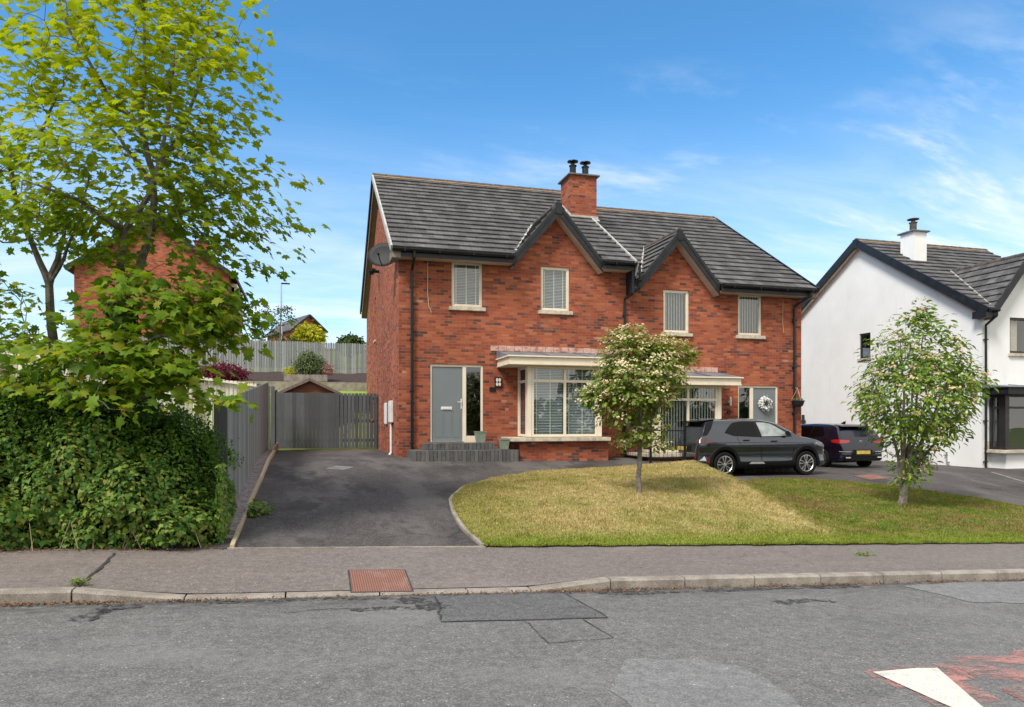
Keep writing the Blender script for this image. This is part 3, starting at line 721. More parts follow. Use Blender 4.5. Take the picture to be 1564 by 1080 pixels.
def gable_trim(rt, xc, za, tg, zl, yg, yw, soff='soffit_cream', zbot=None):
    """dark barge boards and soffit of a small front gable"""
    mb = MB()
    for s in (-1, 1):
        a, b = (xc + s * (za - zl) / tg, zl), (xc, za)
        q = [a, b, (xc, za - .13), (a[0], zl - .13)]; mb.prism(q if s < 0 else q[::-1], 1, yg - .045, yg - .012)
        q = [(a[0], zl - .11), (xc, za - .11), (xc, za - .35), (a[0] - s * .0, zl - .31), ]; mb.prism(q if s < 0 else q[::-1], 1, yg - .03, yg + .0)
    mb.box(xc - .085, xc + .085, yg - .055, yg - .0, za - .30, za - .0)
    part('barge_board', mb, 'barge', rt)
    mb = MB()
    for s in (-1, 1):
        a = (xc + s * (za - zl) / tg)
        mb.hexa([(a, yg + .002, zl - .31), (xc, yg + .002, za - .35), (xc, yw, za - .35), (a, yw, zl - .31),
                 (a, yg + .002, zl - .27), (xc, yg + .002, za - .31), (xc, yw, za - .31), (a, yw, zl - .27)])
    part('gable_soffit', mb, soff, rt)
def verge(rt, X, Ye, Ze, Yr, Zr, Yb, Xw, pale=True, dark='black_gloss', soff='soffit_brown'):
    s = 1 if Xw > X else -1
    mb = MB(); m1 = (Zr - Ze) / (Yr - Ye); m2 = (Zr - Ze) / (Yb - Yr)
    mb.beam((X - s * .02, Ye - .02, Ze - .03), (X - s * .02, Yr, Zr - .03), .05, .16, (0, -m1, 1))
    part('verge_strip', mb, 'pale_verge' if pale else dark, rt)
    mb = MB(); mb.beam((X - s * .02, Yb + .02, Ze - .03), (X - s * .02, Yr + .02, Zr - .03), .05, .16, (0, m2, 1))
    part('verge_strip', mb, dark, rt)
    mb = MB()
    for (ya, up) in ((Ye + .05, -m1), (Yb - .05, m2)):
        mb.beam((X + s * .035, ya, Ze - .18), (X + s * .035, Yr, Zr - .18), .03, .24, (0, up, 1))
        mb.beam(((X + Xw) / 2 + s * .02, ya, Ze - .26), ((X + Xw) / 2 + s * .02, Yr, Zr - .26), abs(Xw - X) - .02, .03, (0, up, 1))
    part('verge_soffit', mb, soff, rt)
def gutter(rt, x0, x1, y, z, dark='black_gloss'):
    mb = MB(); n = 8; vs = []; r = .065
    for x in (x0, x1):
        for k in range(n + 1):
            a = math.pi + math.pi * k / n; vs.append((x, y + r * math.cos(a), z + r * math.sin(a)))
    fs = [(k, k + 1, n + 2 + k, n + 1 + k) for k in range(n)] + [tuple(range(n + 1)), tuple(range(2 * n + 1, n, -1))]
    mb.add(vs, fs); mb.box(x0, x1, y - r - .006, y - r + .004, z - .012, z + .008)
    xx = x0 + .3
    while xx < x1: mb.box(xx, xx + .03, y - r - .008, y + r, z - r - .008, z + .006); xx += .9
    return part('gutter', mb, dark, rt)
def fascia(rt, x0, x1, y, z0, z1, yw, soff='soffit_cream'):
    mb = MB(); mb.box(x0, x1, y, y + .025, z0, z1); part('fascia', mb, 'barge', rt)
    mb = MB(); mb.box(x0, x1, y + .026, yw - .002, z0 + .006, z0 + .022); part('soffit', mb, soff, rt)
def downpipe(rt, x, y, ztop, zbot, yg=None, xg=None, mtl='black_gloss', r=.038):
    mb = MB()
    if yg is not None:
        xg = x if xg is None else xg
        mb.tube([(xg, yg, ztop + .02), (xg, yg, ztop - .16), (x, y, ztop - .42), (x, y, ztop - .62), (x, y, zbot)], r, 10)
    else: mb.tube([(x, y, ztop), (x, y, zbot)], r, 10)
    for k in range(4): 
        zz = zbot + .3 + k * (ztop - zbot - 1.2) / 3; mb.box(x - .055, x + .055, y - .045, y + .06, zz, zz + .035)
    mb.tube([(x, y, zbot + .06), (x, y - .09, zbot - .0)], r, 10)
    return part('downpipe', mb, mtl, rt, smooth=True)
def frame_bars(mb, x0, x1, z0, z1, y0, y1, w_=.06, mull=(), trans=()):
    mb.box(x0, x1, y0, y1, z0, z0 + w_); mb.box(x0, x1, y0, y1, z1 - w_, z1)
    for (a, b) in ((x0, x0 + w_), (x1 - w_, x1)): mb.box(a, b, y0, y1, z0 + w_, z1 - w_)
    for m_ in mull: mb.box(m_ - w_ / 2, m_ + w_ / 2, y0 + .004, y1 - .004, z0 + w_, z1 - w_)
    for m_ in trans: mb.box(x0 + w_, x1 - w_, y0 + .002, y1 - .002, m_ - w_ / 2, m_ + w_ / 2)
def venetian(mb, x0, x1, z0, z1, y, pitch=.042, tilt=.022, tapes=()):
    z = z0
    while z < z1 - .02:
        a = tilt + random.gauss(0, .002)
        mb.add([(x0, y - .017, z - a / 2), (x1, y - .017, z - a / 2), (x1, y + .017, z + a / 2), (x0, y + .017, z + a / 2)], [(0, 1, 2, 3)]); z += pitch
    mb.mt(1)
    for tx in tapes: mb.box(tx - .014, tx + .014, y - .026, y - .022, z0, z1)
    mb.mt(0)
def vertical(mb, x0, x1, z0, z1, y, pitch=.088, wd=.066):
    x = x0 + .03
    while x < x1 - .02:
        a = random.gauss(0, .003)
        mb.add([(x - wd / 2, y - .02 + a, z0), (x + wd / 2, y + .03 + a, z0), (x + wd / 2, y + .03 + a, z1), (x - wd / 2, y - .02 + a, z1)], [(0, 1, 2, 3)]); x += pitch
def window(rt, x0, x1, z0, z1, y, kind, fm='cream', sill='stone', w_=.08, mull=(), trans=(), sillz=.105, ov=.08):
    mb = MB(); frame_bars(mb, x0 + .002, x1 - .002, z0, z1 - .002, y + .05, y + .11, w_, mull, trans)
    a, b, c, d_ = x0 + w_ * .7, x1 - w_ * .7, z0 + w_ * .7, z1 - w_ * .7
    mb.box(x0 + .012, x1 - .012, y + .035, y + .05, z0 + .012, z0 + .04)
    f = part('window', mb, fm, rt, bevel=.006)
    g = MB(); g.add([(a, y + .075, c), (b, y + .075, c), (b, y + .075, d_), (a, y + .075, d_)], [(0, 1, 2, 3)]); part('pane', g, 'glass', f)
    r = MB(); r.add([(a, y + .11, c), (b, y + .11, c), (b, y + .7, c), (a, y + .7, c), (a, y + .11, d_), (b, y + .11, d_), (b, y + .7, d_), (a, y + .7, d_)],
                    [(2, 3, 7, 6), (0, 1, 2, 3), (4, 7, 6, 5), (0, 3, 7, 4), (1, 5, 6, 2)])
    part('room', r, 'interior', f)
    bl = MB()
    if kind == 'venetian':
        venetian(bl, a, b, c, d_, y + .16, tapes=(a + (b - a) * .12, a + (b - a) * .5, a + (b - a) * .86)); part('blind', bl, ['blind_grey', 'blind_white'], f)
    elif kind == 'vertical':
        vertical(bl, a, b, c, d_, y + .16); part('blind', bl, 'blind_white', f)
    elif kind == 'curtain':
        x = a
        while x < a + (b - a) * .55:
            bl.tube([(x, y + .17, c), (x + random.gauss(0, .012), y + .17, d_)], .03, 6); x += .045
        part('curtain', bl, 'curtain', f, smooth=True)
    if sill:
        s_ = MB(); s_.box(x0 - ov, x1 + ov, y - .07, y + .05, z0 - sillz, z0 - .002); part('sill', s_, sill, f, bevel=.012)
    return f
def bay(rt, x0, x1, yf, yw, z0, z1, kind, fm='cream', zb0=0., bx=(0, 0), roof_x=(0, 0), trans=2.66, base='brick', sillm='stone', leadm='lead', mull=None, fz=.20):
    """square bay window: base, sill, frame, panes, blind, flat roof"""
    pw = .11
    mb = MB(); mb.box(bx[0], bx[1], yf - .02, yw - .003, zb0, z0 - .12); part('bay_base', mb, base, rt)
    mb = MB(); mb.box(bx[0] - .26, bx[1] + .02, yf - .18, yw - .004, z0 - .118, z0 - .012)
    k = part('bay_sill', mb, sillm, rt, bevel=.015)
    mb = MB(); mm = (x0 + x1) / 2 if mull is None else mull
    frame_bars(mb, x0 + pw, x1 - pw, z0, z1, yf, yf + .07, .07, (mm,), (trans,))
    mb.box(x0, x0 + pw, yf - .012, yf + .12, z0, z1); mb.box(x1 - pw, x1, yf - .012, yf + .12, z0, z1)
    for xs in (x0, x1 - .07):
        for (ya, yb_) in ((yf + .12, yf + .2), (yw - .10, yw)): mb.box(xs, xs + .07, ya, yb_, z0, z1)
        for zz in (z0, trans - .035, z1 - .07): mb.box(xs + .002, xs + .068, yf + .2, yw - .1, zz, zz + .07)
    f = part('bay_window', mb, fm, rt, bevel=.006)
    g = MB()
    for a, b in ((x0 + pw, mm), (mm, x1 - pw)):
        for c, d_ in ((z0 + .06, trans), (trans, z1 - .06)): g.add([(a, yf + .036, c), (b, yf + .036, c), (b, yf + .036, d_), (a, yf + .036, d_)], [(0, 1, 2, 3)])
    for xs in (x0 + .03, x1 - .03): g.add([(xs, yf + .1, z0), (xs, yw, z0), (xs, yw, z1), (xs, yf + .1, z1)], [(0, 1, 2, 3)])
    part('pane', g, 'glass', f)
    r = MB(); r.box(x0 + .09, x1 - .09, yf + .35, yw - .01, z0 + .01, z1); part('room', r, 'interior', f)
    bl = MB()
    if kind == 'venetian':
        for a, b in ((x0 + pw + .06, mm - .03), (mm + .03, x1 - pw - .06)):
            venetian(bl, a, b, z0 + .06, z1 - .06, yf + .13, tapes=(a + (b - a) * .13, a + (b - a) * .58))
        bl.mt(0)
        for k_ in range(44):
            zz = z0 + .06 + k_ * .042; bl.add([(x0 + .085, yf + .25, zz), (x0 + .085, yw - .12, zz), (x0 + .11, yw - .12, zz + .02), (x0 + .11, yf + .25, zz + .02)], [(0, 1, 2, 3)])
        part('blind', bl, ['blind_grey', 'blind_white'], f)
    elif kind == 'vertical': vertical(bl, x0 + pw, x1 - pw, z0 + .05, z1 - .05, yf + .13); part('blind', bl, 'blind_white', f)
    mb = MB(); mb.box(roof_x[0], roof_x[1], yf - .36, yw - .006, z1 + .005, z1 + .03); mb.box(roof_x[0] + .02, roof_x[1] - .02, yf - .345, yf - .30, z1 + .031, z1 + .20)
    mb.box(roof_x[0] + .02, roof_x[0] + .06, yf - .299, yw - .006, z1 + .031, z1 + .20); mb.box(roof_x[1] - .06, roof_x[1] - .02, yf - .299, yw - .006, z1 + .031, z1 + .20)
    mb.box(roof_x[0] - .03, roof_x[1] + .03, yf - .40, yw - .006, z1 + .201, z1 + .24)
    part('bay_fascia', mb, fm if fm == 'cream' else 'barge', rt, bevel=.006)
    mb = MB(); a, b = roof_x[0] + .0, roof_x[1] - .0
    mb.prism([(yf - .36, z1 + .241), (yw - .005, z1 + .241), (yw - .005, z1 + fz + .24), (yw - .12, z1 + fz + .24)], 0, a, b)
    for k_ in range(1, 3):
        xx = a + (b - a) * k_ / 3; mb.beam((xx, yf - .34, z1 + .262), (xx, yw - .12, z1 + fz + .252), .03, .02)
    part('bay_roof', mb, leadm, rt)
    return f

def chimney(rt, x0, x1, y0, y1, zbot, ztop, m, pots, cap='black_gloss', potm='black_gloss'):
    mb = MB(); mb.box(x0, x1, y0, y1, zbot, ztop); c = part('chimney', mb, m, rt)
    mb = MB(); mb.box(x0 - .09, x1 + .09, y0 - .09, y1 + .09, ztop, ztop + .055); part('chimney_cap', mb, 'lead' if cap is None else cap, c, bevel=.012)
    for (px_, py_, r, h) in pots:
        mb = MB(); z = ztop + .055
        mb.lathe((px_, py_, z), [(r * 1.02, 0), (r, h * .68), (r * 1.22, h * .69), (r * 1.22, h * .74), (r * .62, h * .78), (r * .55, h * .9), (r * 1.75, h * .95), (r * 1.7, h * 1.0), (r * .5, h * 1.04)], 20)
        part('chimney_pot', mb, potm, c, smooth=True)
    return c
def brick_gable_face(mb, xc, za, tg, y, z0, zl, x0, x1):
    """triangle of wall above the eave"""
    w0 = (za - zl) / tg - .04
    mb.add([(xc - w0, y, z0), (xc + w0, y, z0), (xc + w0, y, zl), (xc, y, za - .05), (xc - w0, y, zl)], [(0, 1, 2, 3, 4)])

YF, YB, YR = 19.0, 29.9, 24.3
ZE1, ZR1 = 6.05, 9.75
def front_house(name, label, X0, X1, dz, gb, verges):
    return root(name, ((X0 + X1) / 2, YF, .5 + dz), label, 'house')
# ---- left half of the pair
h1 = root('semi_detached_house', (5.5, 19, .6), 'left half of the red brick pair, with brick chimney and satellite dish', 'house')
d1 = dict(x0=3.10, x1=4.55, z0=1.02, z1=3.12)
mb = MB(); T1 = 5.80
wall_holes(mb, 2.27, 8.76, .35, T1, YF, [(3.10, 4.55, 1.02, 3.12), (3.68, 4.53, 4.67, 5.90 - .1), (6.19, 7.04, 4.67, 5.80)], .12)
mb.f, mb.v, mb.m = [], [], []
W1 = (3.68, 4.53, 4.67, 5.90); W2 = (6.19, 7.04, 4.67, 5.90)
wall_holes(mb, 2.27, 8.76, .35, 5.98, YF, [(3.10, 4.55, 1.02, 3.12), W1, W2], .12)
brick_gable_face(mb, 6.6, 7.55, 1.17, YF, 5.98, 6.0, 0, 0)
X = 2.27
sw = [(25.75, 26.25, 4.47, 6.0), (24.85, 25.25, 1.5, 3.05)]
ys = sorted({YF, YB, *[v for h in sw for v in h[:2]]}); zs = sorted({.35, 6.0, *[v for h in sw for v in h[2:]]})
for a, b in zip(ys[:-1], ys[1:]):
    for c, e in zip(zs[:-1], zs[1:]):
        if any(h[0] < (a + b) / 2 < h[1] and h[2] < (c + e) / 2 < h[3] for h in sw): continue
        mb.add([(X, a, c), (X, b, c), (X, b, e), (X, a, e)], [(3, 2, 1, 0)])
for a, b, c, e in sw:
    mb.add([(X, a, c), (X + .12, a, c), (X + .12, a, e), (X, a, e), (X, b, c), (X + .12, b, c), (X + .12, b, e), (X, b, e)], [(0, 1, 2, 3), (4, 7, 6, 5), (3, 2, 6, 7), (0, 4, 5, 1)])
mb.add([(X, YF, 6.0), (X, YB, 6.0), (X, 24.3, 9.6)], [(0, 2, 1)])
mb.add([(X, YB, .35), (8.76, YB, .35), (8.76, YB, 6.0), (X, YB, 6.0)], [(0, 3, 2, 1)])
part('brick_wall', mb, 'brick', h1, recalc=False)
for a, b, c, e in sw:
    mb = MB(); mb.box(X + .05, X + .10, a, b, c, c + .05); mb.box(X + .05, X + .10, a, b, e - .05, e); mb.box(X + .05, X + .10, a, a + .05, c + .05, e - .05); mb.box(X + .05, X + .10, b - .05, b, c + .05, e - .05)
    f = part('side_window', mb, 'cream', h1); g = MB(); g.add([(X + .08, a, c), (X + .08, b, c), (X + .08, b, e), (X + .08, a, e)], [(0, 1, 2, 3)]); part('pane', g, 'tinted_glass', f)
    g = MB(); g.box(X - .04, X + .1, a - .05, b + .05, c - .07, c); part('sill', g, 'stone', f)
window(h1, *W1, YF, 'venetian'); window(h1, *W2, YF, 'venetian')
rf, mm, ym, wg = make_roof(h1, 2.03, 8.86, 18.55, ZE1, YR, ZR1, 30.05, (6.6, 7.58, 1.17), 18.68)
gable_trim(h1, 6.6, 7.58, 1.17, 6.06, 18.68, YF)
verge(h1, 2.05, 18.55, ZE1, YR, ZR1, 30.05, 2.27)
mb = MB(); mb.beam((8.84, 18.5, ZE1 - .02), (8.84, YR, ZR1 - .02), .05, .13, (0, -.64, 1)); mb.beam((8.87, 18.5, ZE1 - .22), (8.87, YR, ZR1 - .22), .02, .36, (0, -.64, 1)); part('party_verge', mb, 'pale_verge', h1)
gutter(h1, 2.05, 5.30, 18.50, 6.02); gutter(h1, 7.90, 8.98, 18.50, 6.02)
fascia(h1, 2.07, 5.32, 18.575, 5.84, 6.03, YF); fascia(h1, 7.88, 8.84, 18.575, 5.84, 6.03, YF)
mb = MB(); mb.box(2.05, 2.27, 18.57, 19.2, 5.80, 6.0); part('eave_box', mb, 'soffit_brown', h1)
mb = MB(); mb.box(8.762, 8.838, 18.602, 19.2, 5.2, 6.02); part('eave_end', mb, 'barge', h1)
downpipe(h1, 2.61, 18.93, 6.0, .72, 18.50)
ch = chimney(h1, 8.15, 9.05, 21.9, 22.85, 7.6, 9.56, 'brick', [(8.39, 22.35, .105, .56), (8.83, 22.35, .105, .56)], 'grey_iron', 'black_gloss')
mb = MB(); mb.beam((8.05, 21.86, 8.20), (9.07, 21.86, 8.20), .1, .10); mb.beam((8.0, 21.80, 8.13), (9.1, 21.80, 8.12), .16, .03, (0, -.64, 1)); mb.beam((8.12, 21.9, 8.22), (8.12, 22.85, 8.84), .05, .14, (0, -.64, 1)); part('flashing', mb, 'pale_verge', ch)
# door, side light
mb = MB(); mb.box(3.10, 3.155, YF + .03, YF + .11, 1.02, 3.12); mb.box(4.49, 4.548, YF + .03, YF + .11, 1.02, 3.12); mb.box(3.155, 4.49, YF + .03, YF + .11, 3.055, 3.118); mb.box(3.985, 4.085, YF + .032, YF + .108, 1.02, 3.055)
mb.box(4.085, 4.49, YF + .034, YF + .106, 1.02, 1.20); df = part('door_frame', mb, 'cream', h1, bevel=.006)
g = MB(); g.add([(4.085, YF + .07, 1.2), (4.49, YF + .07, 1.2), (4.49, YF + .07, 3.06), (4.085, YF + .07, 3.06)], [(0, 1, 2, 3)]); part('pane', g, 'tinted_glass', df)
g = MB(); g.box(4.05, 4.52, YF + .13, YF + .9, 1.0, 3.1); part('hallway', g, 'interior', df)
mb = MB(); mb.box(3.16, 3.98, YF + .055, YF + .10, 1.06, 3.05)
for i in range(3): 
    for j in range(2):
        a = 3.245 + i * .24; 
        if j == 0: mb.box(a, a + .19, YF + .050, YF + .0551, 1.16, 1.86)
dr = part('front_door', mb, 'door_grey', h1, bevel=.004)
g = MB(); g.box(3.40, 3.70, YF + .035, YF + .056, 1.90, 1.985); g.box(3.43, 3.67, YF + .026, YF + .036, 1.915, 1.97); part('letterbox', g, 'satin_metal', dr, bevel=.004)
g = MB(); g.box(3.935, 3.965, YF + .03, YF + .056, 1.93, 2.20); g.tube([(3.95, YF + .05, 2.11), (3.95, YF + .0, 2.11), (3.84, YF + .0, 2.11)], .011, 8); part('handle', g, 'satin_metal', dr)
mb = MB(); mb.box(3.1, 4.0, YF + .0, YF + .05, 1.03, 1.06); part('threshold', mb, 'steel', h1)
# steps of grey paving blocks
mb = MB()
def blocks(x0, x1, yf, yb, z0, z1):
    x = x0
    while x < x1 - .02:
        x2 = min(x + .105, x1); mb.box(x + .003, x2 - .003, yf, yf + .1, z0, z1 + random.uniform(-.004, .004)); x = x2
    y = yf + .103
    mb.box(x0 + .004, x1 - .004, y, yb, z0, z1 - .004)
blocks(2.48, 5.24, 17.90, 18.995, .45, .855); blocks(2.86, 4.72, 18.38, 18.99, .851, 1.025)
part('doorstep', mb, 'block_paving', h1, bevel=.006)
bay(h1, 5.52, 7.62, 18.08, YF, 1.18, 3.05, 'venetian', zb0=.35, bx=(5.30, 7.80), roof_x=(4.92, 8.2))
mb = MB()
x = 4.75
while x < 8.45: mb.box(x, x + .215, YF - .035, YF - .001, 3.51 + random.gauss(0, .004), 3.65 + random.gauss(0, .006)); x += .225
part('string_course', mb, 'pale_brick', h1)
# lamp by the door, drip pipe, boxes on the side wall
mb = MB(); mb.box(4.86, 5.05, YF - .07, YF - .002, 2.52, 2.80); lp = part('wall_lamp', mb, 'black_gloss', h1, bevel=.02)
g = MB()
for i in range(2):
    for j in range(2):
        cx, cz = 4.918 + i * .074, 2.60 + j * .115
        g.prism([(cx + .034 * math.cos(k * math.pi / 6), cz + .052 * math.sin(k * math.pi / 6)) for k in range(12)], 1, YF - .078, YF - .069)
part('lamp_lens', g, 'lamp_glass', lp)
mb = MB(); mb.tube([(3.03, 18.985, 5.82), (3.03, 18.985, 5.0), (3.06, 18.975, 4.65), (3.13, 18.97, 4.48)], .012, 6); part('drip_tube', mb, 'cable', h1)
mb = MB(); mb.box(2.16, 2.268, 20.15, 20.60, 1.55, 2.17); part('meter_box', mb, 'white_plastic', h1, bevel=.02)
mb = MB(); mb.box(2.20, 2.268, 21.75, 22.2, 1.5, 2.15); part('meter_box', mb, 'white_plastic', h1, bevel=.02)
mb = MB(); mb.tube([(2.22, 20.38, 1.55), (2.22, 20.38, .72), (2.16, 20.30, .64)], .035, 8); part('waste_pipe', mb, 'white_plastic', h1, smooth=True)
mb = MB(); mb.box(2.12, 2.268, 24.4, 24.5, 6.56, 6.64); mb.box(2.02, 2.14, 24.35, 24.6, 6.58, 6.68); mb.beam((2.05, 24.5, 6.6), (1.98, 24.2, 6.5), .1, .14); part('security_light', mb, 'black_plastic', h1)
# satellite dish: faces the street and away from the wall
def dish():
    c = Vector((1.93, 19.55, 6.05)); n = Vector((-.40, -.88, .24)).normalized(); a = n.cross(Vector((0, 0, 1))).normalized(); b = a.cross(n)
    mb = MB(); vs = []; fs = []; K = 28; rings = [0, .12, .22, .31]
    for r in rings[1:]:
        for k in range(K):
            th = 2 * math.pi * k / K; vs.append(c + (a * math.cos(th) * r * 1.38 + b * math.sin(th) * r * 1.1) + n * (r * r * .55))
    vs.append(c)
    for i in range(2):
        for k in range(K): fs.append((i * K + k, i * K + (k + 1) % K, (i + 1) * K + (k + 1) % K, (i + 1) * K + k))
    fs += [(len(vs) - 1, (k + 1) % K, k) for k in range(K)]
    mb.add(vs, fs); o = part('satellite_dish', mb, 'dish_grey', h1, recalc=False, smooth=True)
    md = o.modifiers.new('s', 'SOLIDIFY'); md.thickness = .012
    g = MB(); tip = c + n * .40 - b * .16; g.tube([c - b * .30 + n * .05, c - b * .28 + n * .2, tip], .014, 6); g.tube([tip - n * .03, tip + n * .05], .03, 8); g.tube([c - n * .02, Vector((2.2, 19.6, 5.95)), Vector((2.262, 19.6, 5.9))], .022, 6)
    part('dish_arm', g, 'black_plastic', o)
dish()

# ---- right half of the pair
D = -.46
h2 = root('semi_detached_house', (11.7, 19, .1), 'right half of the red brick pair, set lower, behind the parked grey car', 'house')
W3 = (9.94, 10.79, 4.18, 5.44); W4 = (12.42, 13.26, 4.18, 5.44)
mb = MB(); wall_holes(mb, 8.76, 14.65, -.3, 5.50, YF, [W3, W4, (12.42, 13.82, .56, 2.67)], .12)
brick_gable_face(mb, 10.3, 7.08, 1.17, YF, 5.50, 5.54, 0, 0)
X = 14.65
mb.add([(X, YF, -.3), (X, YB, -.3), (X, YB, 5.55), (X, 24.3, 9.1), (X, YF, 5.55)], [(0, 1, 2, 3, 4)])
mb.add([(8.76, YB, -.3), (X, YB, -.3), (X, YB, 5.5), (8.76, YB, 5.5)], [(0, 3, 2, 1)])
mb.add([(8.76, YF, 5.3), (8.76, YB, 5.3), (8.76, 24.3, 9.2)], [(0, 1, 2)])
part('brick_wall', mb, 'brick', h2, recalc=False)
window(h2, *W3, YF, 'vertical'); window(h2, *W4, YF, 'vertical')
make_roof(h2, 8.88, 14.86, 18.55, ZE1 + D, YR, ZR1 + D, 30.05, (10.3, 7.11, 1.17), 18.68)
gable_trim(h2, 10.3, 7.11, 1.17, 6.06 + D, 18.68, YF)
verge(h2, 14.88, 18.55, ZE1 + D, YR, ZR1 + D, 30.05, 14.65, pale=False)
gutter(h2, 11.62, 14.86, 18.50, 6.02 + D); gutter(h2, 8.87, 8.99, 18.50, 6.02 + D)
fascia(h2, 11.6, 14.84, 18.575, 5.84 + D, 6.03 + D, YF); fascia(h2, 8.86, 9.02, 18.575, 5.84 + D, 6.03 + D, YF)
mb = MB(); mb.box(14.65, 14.86, 18.57, 19.2, 5.80 + D, 6.0 + D); part('eave_box', mb, 'soffit_brown', h2)
downpipe(h2, 8.69, 18.93, 5.5, .62, 18.50, 8.93); downpipe(h2, 14.35, 18.93, 5.54, .1, 18.50, 14.62)
mb = MB(); mb.tube([(8.93, 18.5, 6.0), (8.93, 18.46, 5.85), (8.95, 18.5, 5.6)], .04, 8); part('gutter_link', mb, 'black_gloss', h2, smooth=True)
bay(h2, 9.2, 11.28, 18.08, YF, 1.18 + D, 3.05 + D, 'vertical', zb0=-.3, bx=(8.99, 11.48), roof_x=(8.80, 11.72), trans=2.66 + D)
mb = MB(); x = 8.8
while x < 11.6: mb.box(x, x + .215, YF - .035, YF - .001, 3.51 + D + random.gauss(0, .004), 3.65 + D + random.gauss(0, .006)); x += .225
part('string_course', mb, 'pale_brick', h2)
mb = MB(); z0, z1 = .56, 2.67
mb.box(12.42, 12.475, YF + .03, YF + .11, z0, z1); mb.box(13.765, 13.82, YF + .03, YF + .11, z0, z1); mb.box(12.475, 13.765, YF + .03, YF + .11, z1 - .065, z1 - .002); mb.box(12.86, 12.97, YF + .032, YF + .108, z0, z1 - .065)
mb.box(12.475, 12.86, YF + .034, YF + .106, z0, z0 + .18); df = part('door_frame', mb, 'cream', h2, bevel=.006)
g = MB(); g.add([(12.475, YF + .07, z0 + .18), (12.86, YF + .07, z0 + .18), (12.86, YF + .07, z1 - .06), (12.475, YF + .07, z1 - .06)], [(0, 1, 2, 3)]); part('pane', g, 'tinted_glass', df)
g = MB(); g.box(12.45, 12.9, YF + .13, YF + .9, z0, z1); part('hallway', g, 'interior', df)
mb = MB(); mb.box(12.97, 13.76, YF + .055, YF + .10, z0 + .04, z1 - .07); dr = part('front_door', mb, 'door_grey', h2, bevel=.004)
g = MB(); g.box(12.985, 13.015, YF + .03, YF + .056, 1.4, 1.66); g.tube([(13.0, YF + .05, 1.58), (13.0, YF, 1.58), (13.11, YF, 1.58)], .011, 8); part('handle', g, 'satin_metal', dr)
mb = MB(); blocks(12.1, 14.1, 18.2, 18.99, -.05, .30); blocks(12.4, 13.9, 18.6, 18.985, .296, .55); part('doorstep', mb, 'block_paving', h2, bevel=.006)
mb = MB(); mb.tube([(12.10, YF - .10, 2.06), (12.10, YF - .10, 2.32)], .032, 10); mb.box(12.06, 12.14, YF - .06, YF - .002, 2.14, 2.22); part('wall_lamp', mb, 'white_plastic', h2, smooth=True)
mb = MB(); mb.tube([(13.98, 18.985, 5.3), (13.97, 18.985, 4.6), (14.0, 18.97, 4.3)], .010, 6); part('drip_tube', mb, 'cable', h2)
# numerals beside the right-hand door
def numerals(txt, x, y, z, size, m, label):
    cu = bpy.data.curves.new('t', 'FONT'); cu.body = txt; cu.size = size; cu.extrude = .006; cu.align_x = 'CENTER'
    ob = bpy.data.objects.new('t', cu); COL.objects.link(ob); bpy.context.view_layer.update()
    me = bpy.data.meshes.new_from_object(ob.evaluated_get(bpy.context.evaluated_depsgraph_get())); bpy.data.objects.remove(ob)
    me.transform(Matrix.Rotation(R(90), 4, 'X')); me.materials.clear(); me.materials.append(MATS[m])
    return me
me = numerals('42', 0, 0, 0, .17, 'black_plastic', ''); link('house_number', me, (12.09, YF - .008, 1.80), label='black numerals 42 fixed to the brick beside the wreathed door', cat='house number')
mb = MB(); mb.box(4.72, 4.90, YF - .022, YF - .002, 2.40, 2.52); nb = part('number_plaque', mb, 'black_gloss', label='small black plaque on the brick under the lamp by the grey door', cat='sign', bevel=.006)

# ---- white house on the right
h3 = root('white_house', (23.7, 18.1, 0), 'white rendered house with dark windows and grey tiled roof, right of the brick pair', 'house')
YW, YWB, YWR = 18.1, 28.8, 23.35; ZW = 5.08; ZWR = 8.62
W5 = (21.88, 22.78, 3.80, 4.96)
mb = MB(); wall_holes(mb, 20.70, 26.9, -.9, 5.05, YW, [W5], .12)
brick_gable_face(mb, 22.33, 6.95, 1.24, YW, 5.05, 5.10, 0, 0)
X = 20.70; SWn = (22.82, 23.40, 4.02, 4.99)
ys = sorted({YW, YWB, SWn[0], SWn[1]}); zs = sorted({-.9, 5.05, SWn[2], SWn[3]})
for a, b in zip(ys[:-1], ys[1:]):
    for c, e in zip(zs[:-1], zs[1:]):
        if SWn[0] < (a + b) / 2 < SWn[1] and SWn[2] < (c + e) / 2 < SWn[3]: continue
        mb.add([(X, a, c), (X, b, c), (X, b, e), (X, a, e)], [(3, 2, 1, 0)])
a, b, c, e = SWn
mb.add([(X, a, c), (X + .12, a, c), (X + .12, a, e), (X, a, e), (X, b, c), (X + .12, b, c), (X + .12, b, e), (X, b, e)], [(0, 1, 2, 3), (4, 7, 6, 5), (3, 2, 6, 7), (0, 4, 5, 1)])
mb.add([(X, YW, 5.05), (X, YWB, 5.05), (X, YWR, 8.5)], [(0, 2, 1)])
mb.add([(26.9, YW, -.9), (26.9, YWB, -.9), (26.9, YWB, 5.05), (26.9, YWR, 8.5), (26.9, YW, 5.05)], [(0, 1, 2, 3, 4)])
part('rendered_wall', mb, 'render_white', h3, recalc=False)
mb = MB(); mb.box(X + .05, X + .1, a, b, c, c + .07); mb.box(X + .05, X + .1, a, b, e - .07, e); mb.box(X + .05, X + .1, a, a + .07, c + .07, e - .07); mb.box(X + .05, X + .1, b - .07, b, c + .07, e - .07)
f = part('side_window', mb, 'dark_frame', h3); g = MB(); g.add([(X + .08, a, c), (X + .08, b, c), (X + .08, b, e), (X + .08, a, e)], [(0, 1, 2, 3)]); part('pane', g, 'tinted_glass', f)
g = MB(); g.box(X - .05, X + .1, a - .06, b + .06, c - .08, c); part('sill', g, 'stone', f)
window(h3, *W5, YW, 'curtain', fm='dark_frame')
